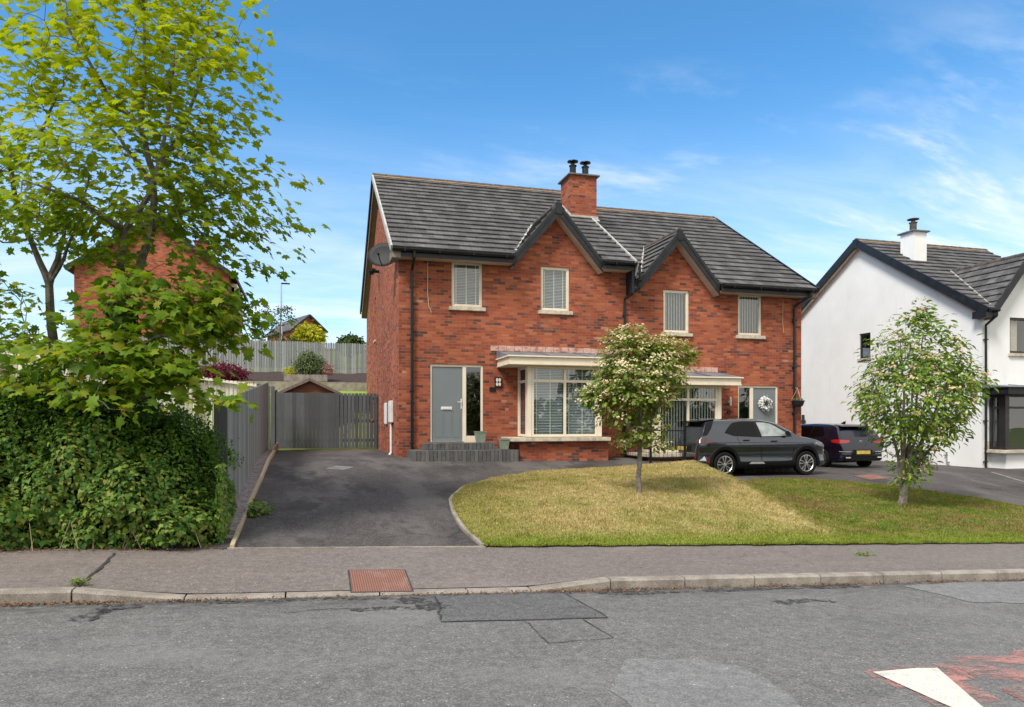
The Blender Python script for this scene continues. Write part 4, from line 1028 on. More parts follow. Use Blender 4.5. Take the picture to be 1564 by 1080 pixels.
make_roof(h3, 20.48, 26.95, 17.72, ZW + .05, YWR, ZWR, 28.98, (22.33, 7.0, 1.24), 17.80, 17)
gable_trim(h3, 22.33, 7.0, 1.24, 5.12, 17.80, YW)
verge(h3, 20.50, 17.72, ZW + .05, YWR, ZWR, 28.98, 20.70, pale=False, dark='barge', soff='soffit_cream')
mb = MB(); mq = (ZWR - ZW - .05) / (YWR - 17.72); mb.beam((20.465, 17.70, ZW - .06), (20.465, YWR, ZWR - .10), .03, .27, (0, -mq, 1)); mb.beam((20.465, 29.0, ZW - .06), (20.465, YWR, ZWR - .10), .03, .27, (0, mq, 1)); mb.box(20.44, 20.49, YWR - .12, YWR + .12, ZWR - .32, ZWR + .03)
mb.box(20.445, 20.70, 17.70, 18.2, ZW - .22, ZW + .0); part('barge_board', mb, 'barge', h3)
gutter(h3, 20.50, 20.92, 17.67, ZW + .02); gutter(h3, 23.8, 26.9, 17.67, ZW + .02)
fascia(h3, 20.52, 20.90, 17.745, ZW - .16, ZW + .03, YW); fascia(h3, 23.8, 26.9, 17.745, ZW - .16, ZW + .03, YW)
downpipe(h3, 20.80, 18.02, ZW, -.02, 17.67, 20.84, 'barge')
chimney(h3, 21.43, 22.02, 21.5, 22.12, 7.0, 8.58, 'render_white', [(21.72, 21.82, .12, .50)], 'lead', 'ridge_tile')
bay(h3, 21.02, 23.3, 17.55, YW, .70, 2.42, '', 'dark_frame', -.9, (21.05, 23.25), (20.72, 23.6), 2.02, 'render_white', 'stone', 'lead', fz=.1)
mb = MB(); mb.box(20.80, 20.97, 18.06, 18.098, .72, .95); part('vent_grille', mb, 'stone', h3)
mb = MB(); mb.box(20.62, 20.698, 20.2, 20.5, .25, .55); part('meter_box', mb, 'steel', h3, bevel=.01)
mb = MB(); mb.tube([(20.66, 20.1, .9), (20.66, 20.1, .15)], .03, 8); part('waste_pipe', mb, 'steel', h3)
mb = MB(); mb.tube([(20.66, 19.35, .55), (20.64, 19.35, .25), (20.6, 19.2, .2)], .025, 8); part('waste_pipe', mb, 'steel', h3)

# ------------------------------------------------------------------ fences, gate, garden behind
def boards(mb, p0, p1, zt0, zt1, zb0, zb1, bw=.10, gap=.012, th=.02, y_off=0., jit=.006, point=False):
    """vertical boards from p0 to p1 (x, y)"""
    p0, p1 = Vector(p0), Vector(p1); L = (p1 - p0).length; d_ = (p1 - p0) / L; nrm = Vector((-d_.y, d_.x)) * th / 2
    n = int(L / (bw + gap))
    for i in range(n):
        a = p0 + d_ * (i * L / n); b = p0 + d_ * ((i + 1) * L / n - gap); u = (i + .5) / n
        zt = zt0 + (zt1 - zt0) * u + random.uniform(-jit, jit); zb_ = zb0 + (zb1 - zb0) * u
        j = nrm * random.uniform(-.2, .2)
        q = [a - nrm + j, b - nrm + j, b + nrm + j, a + nrm + j]
        if point:
            c = [(a + b) / 2 - nrm + j, (a + b) / 2 + nrm + j]
            vs = [(*k, zb_) for k in q] + [(*k, zt - .05) for k in q] + [(*c[0], zt), (*c[1], zt)]
            mb.add(vs, [(0, 3, 2, 1), (0, 1, 5, 8, 4), (2, 3, 7, 9, 6), (1, 2, 6, 5), (3, 0, 4, 7), (5, 6, 9, 8), (7, 4, 8, 9)])
        else: mb.hexa([(*k, zb_) for k in q] + [(*k, zt) for k in q])
def posts(mb, p0, p1, n, zt0, zt1, zb_, w=.1, off=(0, .06)):
    for i in range(n):
        u = i / (n - 1); x = p0[0] + (p1[0] - p0[0]) * u + off[0]; y = p0[1] + (p1[1] - p0[1]) * u + off[1]; zt = zt0 + (zt1 - zt0) * u
        mb.box(x - w / 2, x + w / 2, y - w / 2, y + w / 2, zb_, zt)
# boundary fence along the drive
fr_ = root('boundary_fence', (-1.2, 17, 0), 'grey close boarded fence running along the left edge of the driveway', 'fence')
mb = MB(); boards(mb, (-1.13, 11.05), (-1.24, 23.9), 1.92, 2.82, -.1, .5, .095, .006, .022); part('fence_boards', mb, 'wood_mid_grey', fr_)
mb = MB(); boards(mb, (-1.30, 11.0), (-1.12, 11.0), 1.90, 1.92, -.2, -.2, .088, .003, .03); part('end_board', mb, 'wood_dark_grey', fr_)
mb = MB(); posts(mb, (-1.22, 11.1), (-1.34, 23.8), 7, 1.8, 2.7, -.2, .09, (0, 0)); mb.beam((-1.17, 11.05, 1.6), (-1.28, 23.9, 2.5), .04, .09); mb.beam((-1.17, 11.05, .5), (-1.28, 23.9, .9), .04, .09); part('fence_frame', mb, 'wood_dark_grey', fr_)
mb = MB()
pts = [(-.90, 9.36), (-.915, 12), (-.91, 15), (-.92, 18), (-.95, 21.5)]
for p, q in zip(pts[:-1], pts[1:]):
    mb.beam((p[0], p[1], float(zd1(np.array(p[0]), np.array(p[1]))) + .03 * (p[1] - 9.3) / 4 - .06), (q[0], q[1], float(zd1(np.array(q[0]), np.array(q[1]))) + .03 * (q[1] - 9.3) / 4 - .06), .05, .2)
mb.beam((-.97, 21.5, .72), (-.97, 24.4, .78), .05, .24)
part('timber_edging', mb, 'wood_edging', label='pale timber edging board along the left side of the driveway', cat='edging')
grid('gravel', np.arange(-1.24, -.91, .08), np.arange(9.7, 24.5, .4), lambda X, Y: zd1(X, Y) + np.clip((Y - 9.9) * .08, -.03, .06), 'gravel')
# double gate across the drive
gt = root('wooden_gate', (.5, 24.6, .6), 'dark grey boarded gates closing the driveway beside the brick house', 'gate')
for (a, b, k) in ((-1.02, .98, 'gate_leaf'), (1.0, 2.22, 'gate_leaf')):
    mb = MB(); boards(mb, (a, 24.58), (b, 24.58), 2.52, 2.52, .70, .70, .118 if a < 0 else .10, .004 if a < 0 else .020, .022, jit=.004)
    for zz in (.95, 1.6, 2.35): mb.box(a, b, 24.60, 24.64, zz - .05, zz + .05)
    mb.beam((a, 24.62, 1.0), (b, 24.62, 2.3), .03, .09, (0, 1, 0)); lf = part(k, mb, 'wood_dark_grey', gt)
    if a > 0: 
        g = MB(); g.lathe((2.04, 24.545, 1.63), [(.05, 0), (.05, .02), (.02, .025)], 14, 1); part('gate_ring', g, 'rusty_iron', lf)
mb = MB(); boards(mb, (-1.62, 24.5), (-1.04, 24.56), 2.80, 2.70, .55, .6, .11, .02, .022); part('gate_side_panel', mb, 'wood_dark_grey', gt)
mb = MB(); mb.box(-1.08, -.98, 24.62, 24.72, .4, 2.6); mb.box(2.22, 2.268, 24.6, 24.72, .5, 2.5); part('gate_post', mb, 'wood_dark_grey', gt)
# pale side fence of the neighbouring garden, stepping up the hill
sf = root('garden_fence', (-4, 25.3, 1), 'pale weathered fence behind the maple trees, climbing to the left', 'fence')
mb = MB(); boards(mb, (-11, 25.6), (-1.5, 25.2), 4.0, 2.80, 1.5, .7, .095, .03, .02); part('fence_boards', mb, 'wood_pale', sf)
mb = MB(); posts(mb, (-11, 25.5), (-1.6, 25.12), 6, 3.95, 2.75, .5, .11, (0, -.02)); mb.beam((-11, 25.53, 3.92), (-1.5, 25.13, 2.73), .1, .05); mb.beam((-11, 25.65, 2.2), (-1.5, 25.25, 1.2), .05, .09); part('fence_frame', mb, 'wood_pale', sf)
# high fence at the top of the bank
uf = root('garden_fence', (-1, 38, 4), 'high grey picket fence along the top of the soil bank', 'fence')
mb = MB(); boards(mb, (-9, 38), (4.6, 38), 5.70, 5.58, 3.95, 4.0, .10, .018, .02, point=True, jit=.02); part('fence_boards', mb, 'wood_weathered', uf)
mb = MB(); posts(mb, (-9, 38.1), (4.6, 38.1), 8, 5.6, 5.5, 3.8, .1, (0, 0)); mb.beam((-9, 38.04, 5.3), (4.6, 38.04, 5.2), .05, .09); mb.beam((-9, 38.04, 4.3), (4.6, 38.04, 4.3), .05, .09); part('fence_frame', mb, 'wood_weathered', uf)
grid('soil_bed', np.arange(-7, 5, .5), np.arange(32.1, 38, .5), lambda X, Y: 3.22 + (Y - 32.1) / 5.9 * .85 + .04 * np.sin(X * 3 + Y * 5), 'soil')
grid('garden_lawn', np.arange(-1.4, 5, .5), np.arange(27.5, 32.05, .5), lambda X, Y: 2.55 + (Y - 27.5) * .075, 'garden_grass')
mb = MB()
for k in range(5): mb.box(-7 + k * 2.4, -7 + k * 2.4 + 2.38, 31.9, 32.08, 2.6, 3.26)
part('sleeper_wall', mb, 'sleeper', label='low timber sleeper wall holding the soil bank above the gate', cat='wall', bevel=.01)
# black palisade between the houses
bf = root('palisade_fence', (17.5, 26.5, 0), 'black picket fence closing the gap between brick and white houses', 'fence')
mb = MB(); boards(mb, (14.66, 26.5), (20.68, 26.5), 1.86, 1.86, .0, .0, .135, .085, .02); part('fence_boards', mb, 'wood_black', bf)
mb = MB(); mb.box(14.66, 20.68, 26.53, 26.58, 1.48, 1.62); mb.box(14.66, 20.68, 26.53, 26.58, .3, .4); part('fence_rails', mb, 'wood_black', bf)
# shed behind the gate
sh = root('playhouse', (0, 27.2, 1.2), 'small brown timber playhouse whose gable shows above the gates', 'shed')
mb = MB(); 
for i in range(13): mb.box(-.86, .92, 26.95 - (.008 if i % 2 else 0), 28.6, 1.1 + i * .12, 1.1 + i * .12 + .116)
mb.prism([(-.86, 2.66), (.92, 2.66), (.03, 3.08)], 1, 26.955, 28.6); part('playhouse_wall', mb, 'wood_shed', sh)
mb = MB()
for s_ in (-1, 1): mb.beam((.03, 26.8, 3.13), (.03, 28.7, 3.13), .02, .02); mb.hexa([(.03 + s_ * 1.08, 26.8, 2.60), (.03, 26.8, 3.10), (.03, 28.75, 3.10), (.03 + s_ * 1.08, 28.75, 2.60), (.03 + s_ * 1.08, 26.8, 2.635), (.03, 26.8, 3.14), (.03, 28.75, 3.14), (.03 + s_ * 1.08, 28.75, 2.635)])
part('playhouse_roof', mb, 'felt', sh)
mb = MB()
for s_ in (-1, 1): mb.beam((.03 + s_ * 1.07, 26.78, 2.58), (.03, 26.78, 3.08), .025, .09)
part('playhouse_barge_board', mb, 'felt', sh)
# railing between the two front paths
rl = root('railing', (9.6, 17.2, .5), 'low black metal railing between the two front doors, behind the grey car', 'railing')
mb = MB(); A, B = Vector((9.43, 16.84, .565)), Vector((8.63, 17.2, .575)); C = Vector((8.56, 18.95, .58))
def rail(mb, p, q, h=.78):
    L = (q - p).length; n = max(2, int(L / .10))
    for zz in (.06, h): mb.beam(p + Vector((0, 0, zz)), q + Vector((0, 0, zz)), .012, .03)
    for i in range(1, n):
        k = p.lerp(q, i / n); mb.tube([k + Vector((0, 0, .06)), k + Vector((0, 0, h))], .006, 5)
rail(mb, A, B); rail(mb, B, C); part('railing_panel', mb, 'black_gloss', rl)
for p, h in ((A, 1.42), (B, .95)):
    mb = MB(); mb.box(p.x - .025, p.x + .025, p.y - .025, p.y + .025, p.z - .1, p.z + h); part('railing_post', mb, 'black_gloss', rl)
# far houses
fh = root('brick_house', (-8.7, 46, 5), 'large red brick house on the hill, mostly hidden behind the maple', 'house')
mb = MB(); mb.prism([(-12.8, 3.5), (-4.6, 3.5), (-4.6, 10.3), (-8.7, 13.1), (-12.8, 10.3)], 1, 46, 55); part('brick_wall', mb, 'brick', fh)
mb = MB()
for s_ in (-1, 1): mb.hexa([(-8.7 + s_ * 4.5, 45.7, 10.1), (-8.7, 45.7, 13.2), (-8.7, 55.3, 13.2), (-8.7 + s_ * 4.5, 55.3, 10.1), (-8.7 + s_ * 4.5, 45.7, 10.3), (-8.7, 45.7, 13.4), (-8.7, 55.3, 13.4), (-8.7 + s_ * 4.5, 55.3, 10.3)])
rf = part('roof', mb, 'roof_tile', fh)
mb = MB()
for s_ in (-1, 1): mb.beam((-8.7 + s_ * 4.5, 45.66, 10.15), (-8.7, 45.66, 13.22), .05, .25)
part('barge_board', mb, 'barge', fh)
chimney(fh, -7.0, -6.2, 49.5, 50.4, 11, 13.0, 'brick', [(-6.6, 49.9, .14, .6)])
for ya in (47.2, 50.2):
    for za_ in (5.6, 8.2):
        mb = MB(); mb.box(-4.6, -4.25, ya, ya + 1.7, za_, za_ + .12); mb.box(-4.6, -4.3, ya + .1, ya + .2, za_ + .12, za_ + 1.6); mb.box(-4.6, -4.3, ya + .8, ya + .9, za_ + .12, za_ + 1.6); mb.box(-4.6, -4.3, ya + 1.5, ya + 1.6, za_ + .12, za_ + 1.6); mb.box(-4.6, -4.25, ya, ya + 1.7, za_ + 1.6, za_ + 1.8)
        f = part('window', mb, 'cream', fh); g = MB(); g.box(-4.59, -4.42, ya + .1, ya + 1.6, za_ + .12, za_ + 1.6); part('pane', g, 'interior', f)
gh = root('gabled_house', (0, 80, 8), 'small distant brick house with a white gable window, above the yellow bush', 'house')
def rotz(mb, c, a):
    ca, sa = math.cos(a), math.sin(a); mb.v = [(c[0] + (x - c[0]) * ca - (y - c[1]) * sa, c[1] + (x - c[0]) * sa + (y - c[1]) * ca, z) for x, y, z in mb.v]
    return mb
RZ = R(22)
mb = MB(); mb.prism([(-1.7, 7.5), (1.7, 7.5), (1.7, 11.3), (0, 12.75), (-1.7, 11.3)], 1, 80, 88); part('brick_wall', rotz(mb, (0, 80), RZ), 'brick', gh)
mb = MB()
for s_ in (-1, 1): mb.hexa([(s_ * 2.0, 79.7, 11.1), (0, 79.7, 12.8), (0, 88.3, 12.8), (s_ * 2.0, 88.3, 11.1), (s_ * 2.0, 79.7, 11.25), (0, 79.7, 12.95), (0, 88.3, 12.95), (s_ * 2.0, 88.3, 11.25)])
part('roof', rotz(mb, (0, 80), RZ), 'roof_tile', gh)
mb = MB()
for s_ in (-1, 1): mb.beam((s_ * 2.0, 79.66, 11.12), (0, 79.66, 12.82), .06, .2)
part('barge_board', rotz(mb, (0, 80), RZ), 'barge', gh)
mb = MB(); mb.box(-.45, .45, 79.9, 80, 10.9, 11.9); f = part('window', rotz(mb, (0, 80), RZ), 'cream', gh); mb = MB(); mb.box(-.33, .33, 79.88, 79.9, 11.0, 11.8); part('pane', rotz(mb, (0, 80), RZ), 'interior', f)
# street lamp on the hill
ls = root('street_lamp', (-2.1, 60, 7), 'tall thin street lamp on the hill behind the fence', 'street lamp')
mb = MB(); mb.tube([(-2.1, 60, 7), (-2.1, 60, 9.0), (-2.1, 60, 12.5)], [.09, .07, .05], 8); part('lamp_post', mb, 'steel', ls)
mb = MB(); mb.box(-2.12, -1.45, 59.9, 60.1, 12.44, 12.53); part('lamp_head', mb, 'black_plastic', ls, bevel=.02)
# pots, basket, wreath
def pot(x, y, z, label, w=.15, h=.21):
    mb = MB(); a, b = w * .36, w * .5
    mb.hexa([(x - a, y - a, z), (x + a, y - a, z), (x + a, y + a, z), (x - a, y + a, z), (x - b, y - b, z + h), (x + b, y - b, z + h), (x + b, y + b, z + h), (x - b, y + b, z + h)])
    mb.box(x - b - .012, x + b + .012, y - b - .012, y + b + .012, z + h, z + h + .03)
    r_ = root('plant_pot', (x, y, z), label, 'plant pot', 'sage green pots by the front door'); part('pot', mb, 'sage', r_, bevel=.008)
    g = MB(); g.box(x - b + .02, x + b - .02, y - b + .02, y + b - .02, z + h + .031, z + h + .036); part('soil', g, 'soil', r_)
pot(4.36, 18.55, 1.026, 'pale green pot on the upper step, in front of the glass side light', .27, .27)
pot(4.92, 18.2, .857, 'pale green pot on the lower step beside the bay window', .25, .25)
bk = root('hanging_basket', (14.36, 18.78, 2.1), 'dark hanging basket on brown cords beside the downpipe of the right house', 'basket')
mb = MB(); mb.lathe((14.36, 18.78, 2.03), [(.09, 0), (.15, .04), (.19, .17), (.205, .17), (.205, .19), (.17, .19), (.16, .16)], 18); part('basket_bowl', mb, 'dish_grey', bk, smooth=True)
mb = MB()
for k in range(3): mb.tube([(14.36 + .19 * math.cos(k * 2.1 + .3), 18.78 + .19 * math.sin(k * 2.1 + .3), 2.22), (14.36, 18.80, 2.60)], .006, 5)
mb.tube([(14.36, 18.80, 2.6), (14.36, 18.99, 2.62)], .01, 6); part('basket_cord', mb, 'cable', bk)
def ball(n, c, r):
    v = unit(rng.normal(0, 1, (n, 3))); return np.array(c) + v * np.array(r) * rng.uniform(.55, 1, (n, 1)), v
P, N = ball(60, (14.36, 18.78, 2.24), (.17, .17, .06)); leaves('basket_plants', P, N, rng.normal(0, 1, (60, 3)), rng.uniform(.04, .08, 60), 'oval', 'bush_leaf', bk, BASE[bk])
th = rng.random(420) * 6.283; rr = .165 + rng.normal(0, .032, 420)
P = np.stack([13.36 + rr * np.cos(th), 19.02 - rng.uniform(0.0, .09, 420), 2.12 + rr * np.sin(th)], -1); N = np.stack([np.cos(th) * .5, -np.ones(420), np.sin(th) * .5], -1) + rng.normal(0, .4, (420, 3))
leaves('wreath', P, N, rng.normal(0, 1, (420, 3)), rng.uniform(.03, .065, 420), 'dot', 'cotton', None, (13.36, 19.0, 2.12), label='white and grey cotton wreath hanging on the right grey front door', cat='wreath')

# ------------------------------------------------------------------ cars
class Car:
    def __init__(s, top, bot, wp, plan, L): s.t, s.b, s.w, s.p, s.L = map(np.array, (top, bot, wp, plan, L))
    def zt(s, x): return np.interp(x, s.t[:, 0], s.t[:, 1])
    def zb(s, x): return np.interp(x, s.b[:, 0], s.b[:, 1])
    def pl(s, x): return np.interp(x, s.p[:, 0], s.p[:, 1])
    def hw(s, x, z): return s.pl(x) * np.interp(z, s.w[:, 0], s.w[:, 1])
    def body(s, xf):
        xs = np.unique(np.concatenate([s.t[:, 0], s.b[:, 0], s.p[:, 0], np.linspace(0, float(s.L), 64)])); xs = xs[np.r_[True, np.diff(xs) > .012]]
        NS, NT = 24, 7; mb = MB(); rows = []
        for x in xs:
            zt, zb_ = float(s.zt(x)), float(s.zb(x)); cr = min(.055, (zt - zb_) * .25); ze = zt - cr; r = []
            for i in range(NS + 1):
                z = zb_ + (ze - zb_) * i / NS; y = float(s.hw(x, z))
                if i == 0: y *= .93
                r.append((x, y, z))
            ye = r[-1][1]
            for i in range(1, NT + 1):
                a = math.pi / 2 * i / NT; r.append((x, ye * math.cos(a) ** .62 if i < NT else 0., ze + cr * math.sin(a)))
            full = [(x, 0, zb_)] + r + [(p[0], -p[1], p[2]) for p in r[-2::-1]]
            rows.append(full)
        n = len(rows[0])
        vs = [xf(p) for r in rows for p in r]; fs = []
        for i in range(len(rows) - 1):
            for k in range(n): fs.append((i * n + k, i * n + (k + 1) % n, (i + 1) * n + (k + 1) % n, (i + 1) * n + k))
        fs += [tuple(range(n)), tuple((len(rows) - 1) * n + k for k in reversed(range(n)))]
        mb.add(vs, fs); return mb
    def side(s, sg, off=.006): return lambda u, v: (u, sg * (float(s.hw(u, v)) + off), v)
    def rear(s, off=.01):
        tx, tz = s.t[:, 0], s.t[:, 1]; k = int(np.argmax(tx > 1.2)); grid_x = np.linspace(0, 1.2, 240)
        def f(y, z):
            xa = float(np.interp(z + .035, tz[:k], tx[:k])); ok = np.array(s.pl(grid_x)) * float(np.interp(z, s.w[:, 0], s.w[:, 1])) >= abs(y)
            xb = float(grid_x[np.argmax(ok)]) if ok.any() else .5
            return (max(xa, xb) - off, y, z)
        return f
def panel(name, pts, proj, xf, m, parent, div=.05, **k):
    bm = bmesh.new(); f = bm.faces.new([bm.verts.new((p[0], p[1], 0)) for p in pts]); bmesh.ops.triangulate(bm, faces=[f])
    for _ in range(7):
        e = [e for e in bm.edges if e.calc_length() > div]
        if not e: break
        bmesh.ops.subdivide_edges(bm, edges=e, cuts=1); bmesh.ops.triangulate(bm, faces=bm.faces[:])
    mb = MB(); bm.verts.index_update(); mb.add([xf(proj(v.co.x, v.co.y)) for v in bm.verts], [tuple(v.index for v in f.verts) for f in bm.faces]); bm.free()
    return part(name, mb, m, parent, smooth=True, **k)
def wheel(rt, xf, x, y, r, sg, w_=.2, spokes=10, rimr=None, twin=True):
    rimr = rimr or r * .70
    c = Vector((x, y, r)); mb = MB()
    def la(prof, n, m_): 
        vs = []; fs = []
        for (rad, h) in prof:
            for k in range(n):
                th = 2 * math.pi * k / n; vs.append(xf((x + rad * math.cos(th), y + sg * h, r + rad * math.sin(th))))
        for i in range(len(prof) - 1):
            for k in range(n): fs.append((i * n + k, i * n + (k + 1) % n, (i + 1) * n + (k + 1) % n, (i + 1) * n + k))
        m_.add(vs, fs)
    la([(rimr * .96, -.02), (rimr * 1.01, 0), (r * .90, .006), (r * .975, -.012), (r, -.045), (r, -w_ + .04), (r * .95, -w_), (rimr, -w_), (rimr * .96, -.02)], 36, mb)
    wo = part('wheel', mb, 'tyre', rt, smooth=True)
    g = MB(); la([(.001, -.055), (rimr * .92, -.06), (rimr * .97, -.015), (rimr * 1.0, -.006)], 32, g); rb = part('rim', g, 'alloy_dark', wo, smooth=True)
    g = MB(); la([(rimr * .90, -.012), (rimr * .95, .001), (rimr * .99, .0), (rimr * 1.0, -.012)], 36, g)
    for k in range(5):
        for dth in ((-.20, .20) if twin else (-.12, .12)):
            th = 2 * math.pi * k / 5 + math.pi / 2 + .1
            def pt(rad, a, h): return xf((x + rad * math.cos(a), y + sg * h, r + rad * math.sin(a)))
            a0, a1, a2 = th + dth * .55, th + dth * 1.25, th + dth * 1.0
            wa, wb, wc = .09, .055, .085
            q = []
            for (rad, a, ww, h) in ((rimr * .16, a0, wa * 1.9, -.005), (rimr * .55, a1, wb, -.002), (rimr * .93, a2, wc, -.003)):
                q += [pt(rad, a - ww, h), pt(rad, a + ww, h), pt(rad, a + ww, h - .03), pt(rad, a - ww, h - .03)]
            g.add(q, [(0, 1, 5, 4), (4, 5, 9, 8), (1, 2, 6, 5), (5, 6, 10, 9), (3, 0, 4, 7), (7, 4, 8, 11)])
    la([(.001, .004), (rimr * .17, .002), (rimr * .2, -.02)], 16, g)
    part('spokes', g, 'alloy', wo, recalc=True)
def cut_arches(o, xf, xs, r, rad, w_in=.52, w_out=1.3):
    dep = bpy.context.evaluated_depsgraph_get()
    mb = MB(); n = 40
    for x in xs:
        for sg in (-1, 1):
            vs = []
            for yy in (w_in, w_out):
                for k in range(n):
                    th = 2 * math.pi * k / n; vs.append(xf((x + rad * math.cos(th), sg * yy, r + .01 + rad * math.sin(th))))
            mb.add(vs, [tuple(range(n)), tuple(range(2 * n - 1, n - 1, -1))] + [(k, n + k, n + (k + 1) % n, (k + 1) % n) for k in range(n)])
    c = part('cutter', mb, 'black_plastic'); c.location = (0, 0, 0)
    c.data.transform(Matrix.Translation(BASE[c]))
    md = o.modifiers.new('b', 'BOOLEAN'); md.object = c; md.operation = 'DIFFERENCE'; md.solver = 'EXACT'; md.material_mode = 'TRANSFER'
    bpy.context.view_layer.update()
    me = bpy.data.meshes.new_from_object(o.evaluated_get(bpy.context.evaluated_depsgraph_get()), depsgraph=bpy.context.evaluated_depsgraph_get())
    o.modifiers.clear(); o.data = me; bpy.data.objects.remove(c)
    me.polygons.foreach_set('use_smooth', [True] * len(me.polygons)); me.set_sharp_from_angle(angle=R(32))
def mirror2(fn):
    for sg in (1, -1): fn(sg)
def strip(car, xf, pts, sg, wd, off, m, name, rt):
    """thin raised line along the body side"""
    mb = MB(); p = [Vector(xf(car.side(sg, off)(*q))) for q in pts]
    for a, b in zip(p[:-1], p[1:]): mb.beam(a, b, wd, wd)
    return part(name, mb, m, rt)

def suv():
    L = 4.18; X0, Y0, Z0 = 9.93, 17.88, .095
    def xf(p): return (X0 + p[0], Y0 + p[1], Z0 + p[2])
    rt = root('parked_car', (X0 + 2, Y0, Z0), 'dark grey compact crossover parked side on before the right hand house', 'car')
    car = Car([(0, .60), (.015, .78), (.05, .93), (.09, 1.02), (.13, 1.09), (.20, 1.22), (.29, 1.40), (.345, 1.485), (.44, 1.535), (.85, 1.572), (1.35, 1.59), (1.9, 1.585), (2.3, 1.545), (2.6, 1.455), (3.08, 1.17), (3.2, 1.11), (3.5, 1.06), (3.8, .995), (4.0, .90), (4.1, .80), (4.16, .68), (4.18, .58)],
              [(0, .48), (.03, .38), (.12, .31), (.4, .25), (.6, .21), (3.6, .21), (3.95, .25), (4.1, .30), (4.18, .45)],
              [(.2, .80), (.3, .868), (.40, .880), (.44, .868), (.58, .858), (.70, .862), (.80, .884), (.90, .882), (.935, .872), (1.0, .838), (1.08, .812), (1.3, .715), (1.46, .63), (1.53, .57), (1.6, .5)],
              [(0, .82), (.05, .89), (.13, .935), (.3, .97), (.6, .99), (.85, 1.0), (3.3, 1.0), (3.6, .985), (3.85, .93), (4.02, .84), (4.12, .73), (4.18, .58)], L)
    b = part('body', car.body(xf), 'paint_grey', rt, smooth=True)
    b.data.materials.append(MATS['black_plastic'])
    RW = .338; cut_arches(b, xf, (.80, 3.36), RW, .385)
    for sg in (1, -1):
        sd_ = car.side(sg, .008)
        for x in (.80, 3.36): wheel(rt, xf, x, sg * .868, RW, sg)
        # black cladding: arches and sills
        for x in (.80, 3.36):
            mb = MB(); n = 30; vs = []
            for k in range(n + 1):
                th = math.radians(-14 + 208 * k / n)
                for rad, o_ in ((.382, -.05), (.382, .020), (.462, .022), (.475, .004)):
                    px_, pz_ = x + rad * math.cos(th), max(.235, RW + .01 + rad * math.sin(th) * 1.02)
                    q = sd_(min(max(px_, .03), 4.14), pz_); vs.append(xf((px_, q[1] + sg * (o_ - .008), pz_)))
            fs = [(4 * k + j, 4 * k + j + 1, 4 * k + j + 5, 4 * k + j + 4) for k in range(n) for j in range(3)]
            mb.add(vs, fs); part('arch_trim', mb, 'black_plastic', rt, smooth=True)
        panel('sill_trim', [(1.20, .225), (2.97, .225), (2.97, .44), (2.4, .40), (1.8, .39), (1.20, .42)], car.side(sg, .016), xf, 'black_plastic', rt)
        panel('sill_flash', [(1.52, .345), (2.02, .345), (1.95, .40), (1.58, .40)], car.side(sg, .022), xf, 'silver_trim_and_highlight', rt)
        # side glass
        gs = car.side(sg, .006)
        panel('window_surround', [(.84, 1.185), (.93, 1.28), (1.06, 1.395), (1.17, 1.462), (1.45, 1.50), (2.10, 1.495), (2.36, 1.455), (2.93, 1.145), (2.90, 1.075), (1.9, 1.065), (1.10, 1.10)], car.side(sg, .003), xf, 'car_black', rt)
        panel('side_window', [(.885, 1.188), (.96, 1.27), (1.08, 1.375), (1.15, 1.415), (1.16, 1.125), (1.10, 1.13)], gs, xf, 'tinted_black', rt)
        panel('side_window', [(1.20, 1.12), (1.19, 1.43), (1.26, 1.458), (1.5, 1.474), (1.80, 1.468), (1.87, 1.09)], gs, xf, 'tinted_black', rt)
        panel('side_window', [(1.97, 1.088), (1.90, 1.468), (2.10, 1.468), (2.34, 1.43), (2.84, 1.145), (2.83, 1.10)], gs, xf, 'car_glass_solid', rt)
        for pts in ([(1.93, 1.06), (1.92, .80), (1.93, .42)], [(2.92, 1.07), (2.96, .82), (2.92, .58), (2.90, .42)], [(1.20, 1.09), (1.24, .90), (1.30, .74)], [(1.25, .40), (2.9, .40)]):
            strip(car, xf, pts, sg, .008, .0, 'car_black', 'panel_gap', rt)
        for hx, hz in ((1.36, .985), (2.22, .955)):
            mb = MB(); q = car.side(sg, .0)(hx, hz); mb.box(X0 + hx, X0 + hx + .2, Y0 + q[1] - .016 + sg * .018, Y0 + q[1] + .016 + sg * .018, Z0 + hz - .014, Z0 + hz + .016); part('door_handle', mb, 'paint_grey', rt, bevel=.008)
        mb = MB(); q = car.side(sg, 0)(2.72, 1.10); mb.box(X0 + 2.66, X0 + 2.80, Y0 + q[1] + (sg * .05 - .085 if sg < 0 else .03), Y0 + q[1] + (sg * .05 + .02 if sg < 0 else .14), Z0 + 1.10, Z0 + 1.235); part('wing_mirror', mb, 'paint_grey', rt, bevel=.035, smooth=True)
        panel('headlight', [(3.86, .80), (3.62, .885), (3.70, .93), (3.92, .905), (4.06, .82), (4.03, .765)], car.side(sg, .006), xf, 'headlamp', rt, .03)
        panel('bumper_flash', [(.07, .45), (.25, .45), (.20, .57)], car.side(sg, .012), xf, 'silver_trim_and_highlight', rt, .03)
        panel('reflector', [(.30, .38), (.325, .38), (.335, .56), (.31, .56)], car.side(sg, .012), xf, 'tail_red', rt, .03)
        panel('bumper_trim', [(.04, .34), (.34, .30), (.34, .40), (.05, .44)], car.side(sg, .010), xf, 'black_plastic', rt, .03)
        strip(car, xf, [(.62, 1.512), (1.0, 1.528), (1.6, 1.538), (2.1, 1.525), (2.5, 1.44), (2.95, 1.19)], sg, .016, .004, 'silver_trim_and_highlight', 'roof_highlight', rt)  # pale strip added for the bright highlight along the roof edge
        panel('rear_quarter', [(.345, 1.44), (.42, 1.49), (.60, 1.505), (.47, 1.30), (.32, 1.13), (.17, 1.10), (.24, 1.22)], car.side(sg, .008), xf, 'car_black', rt, .03)
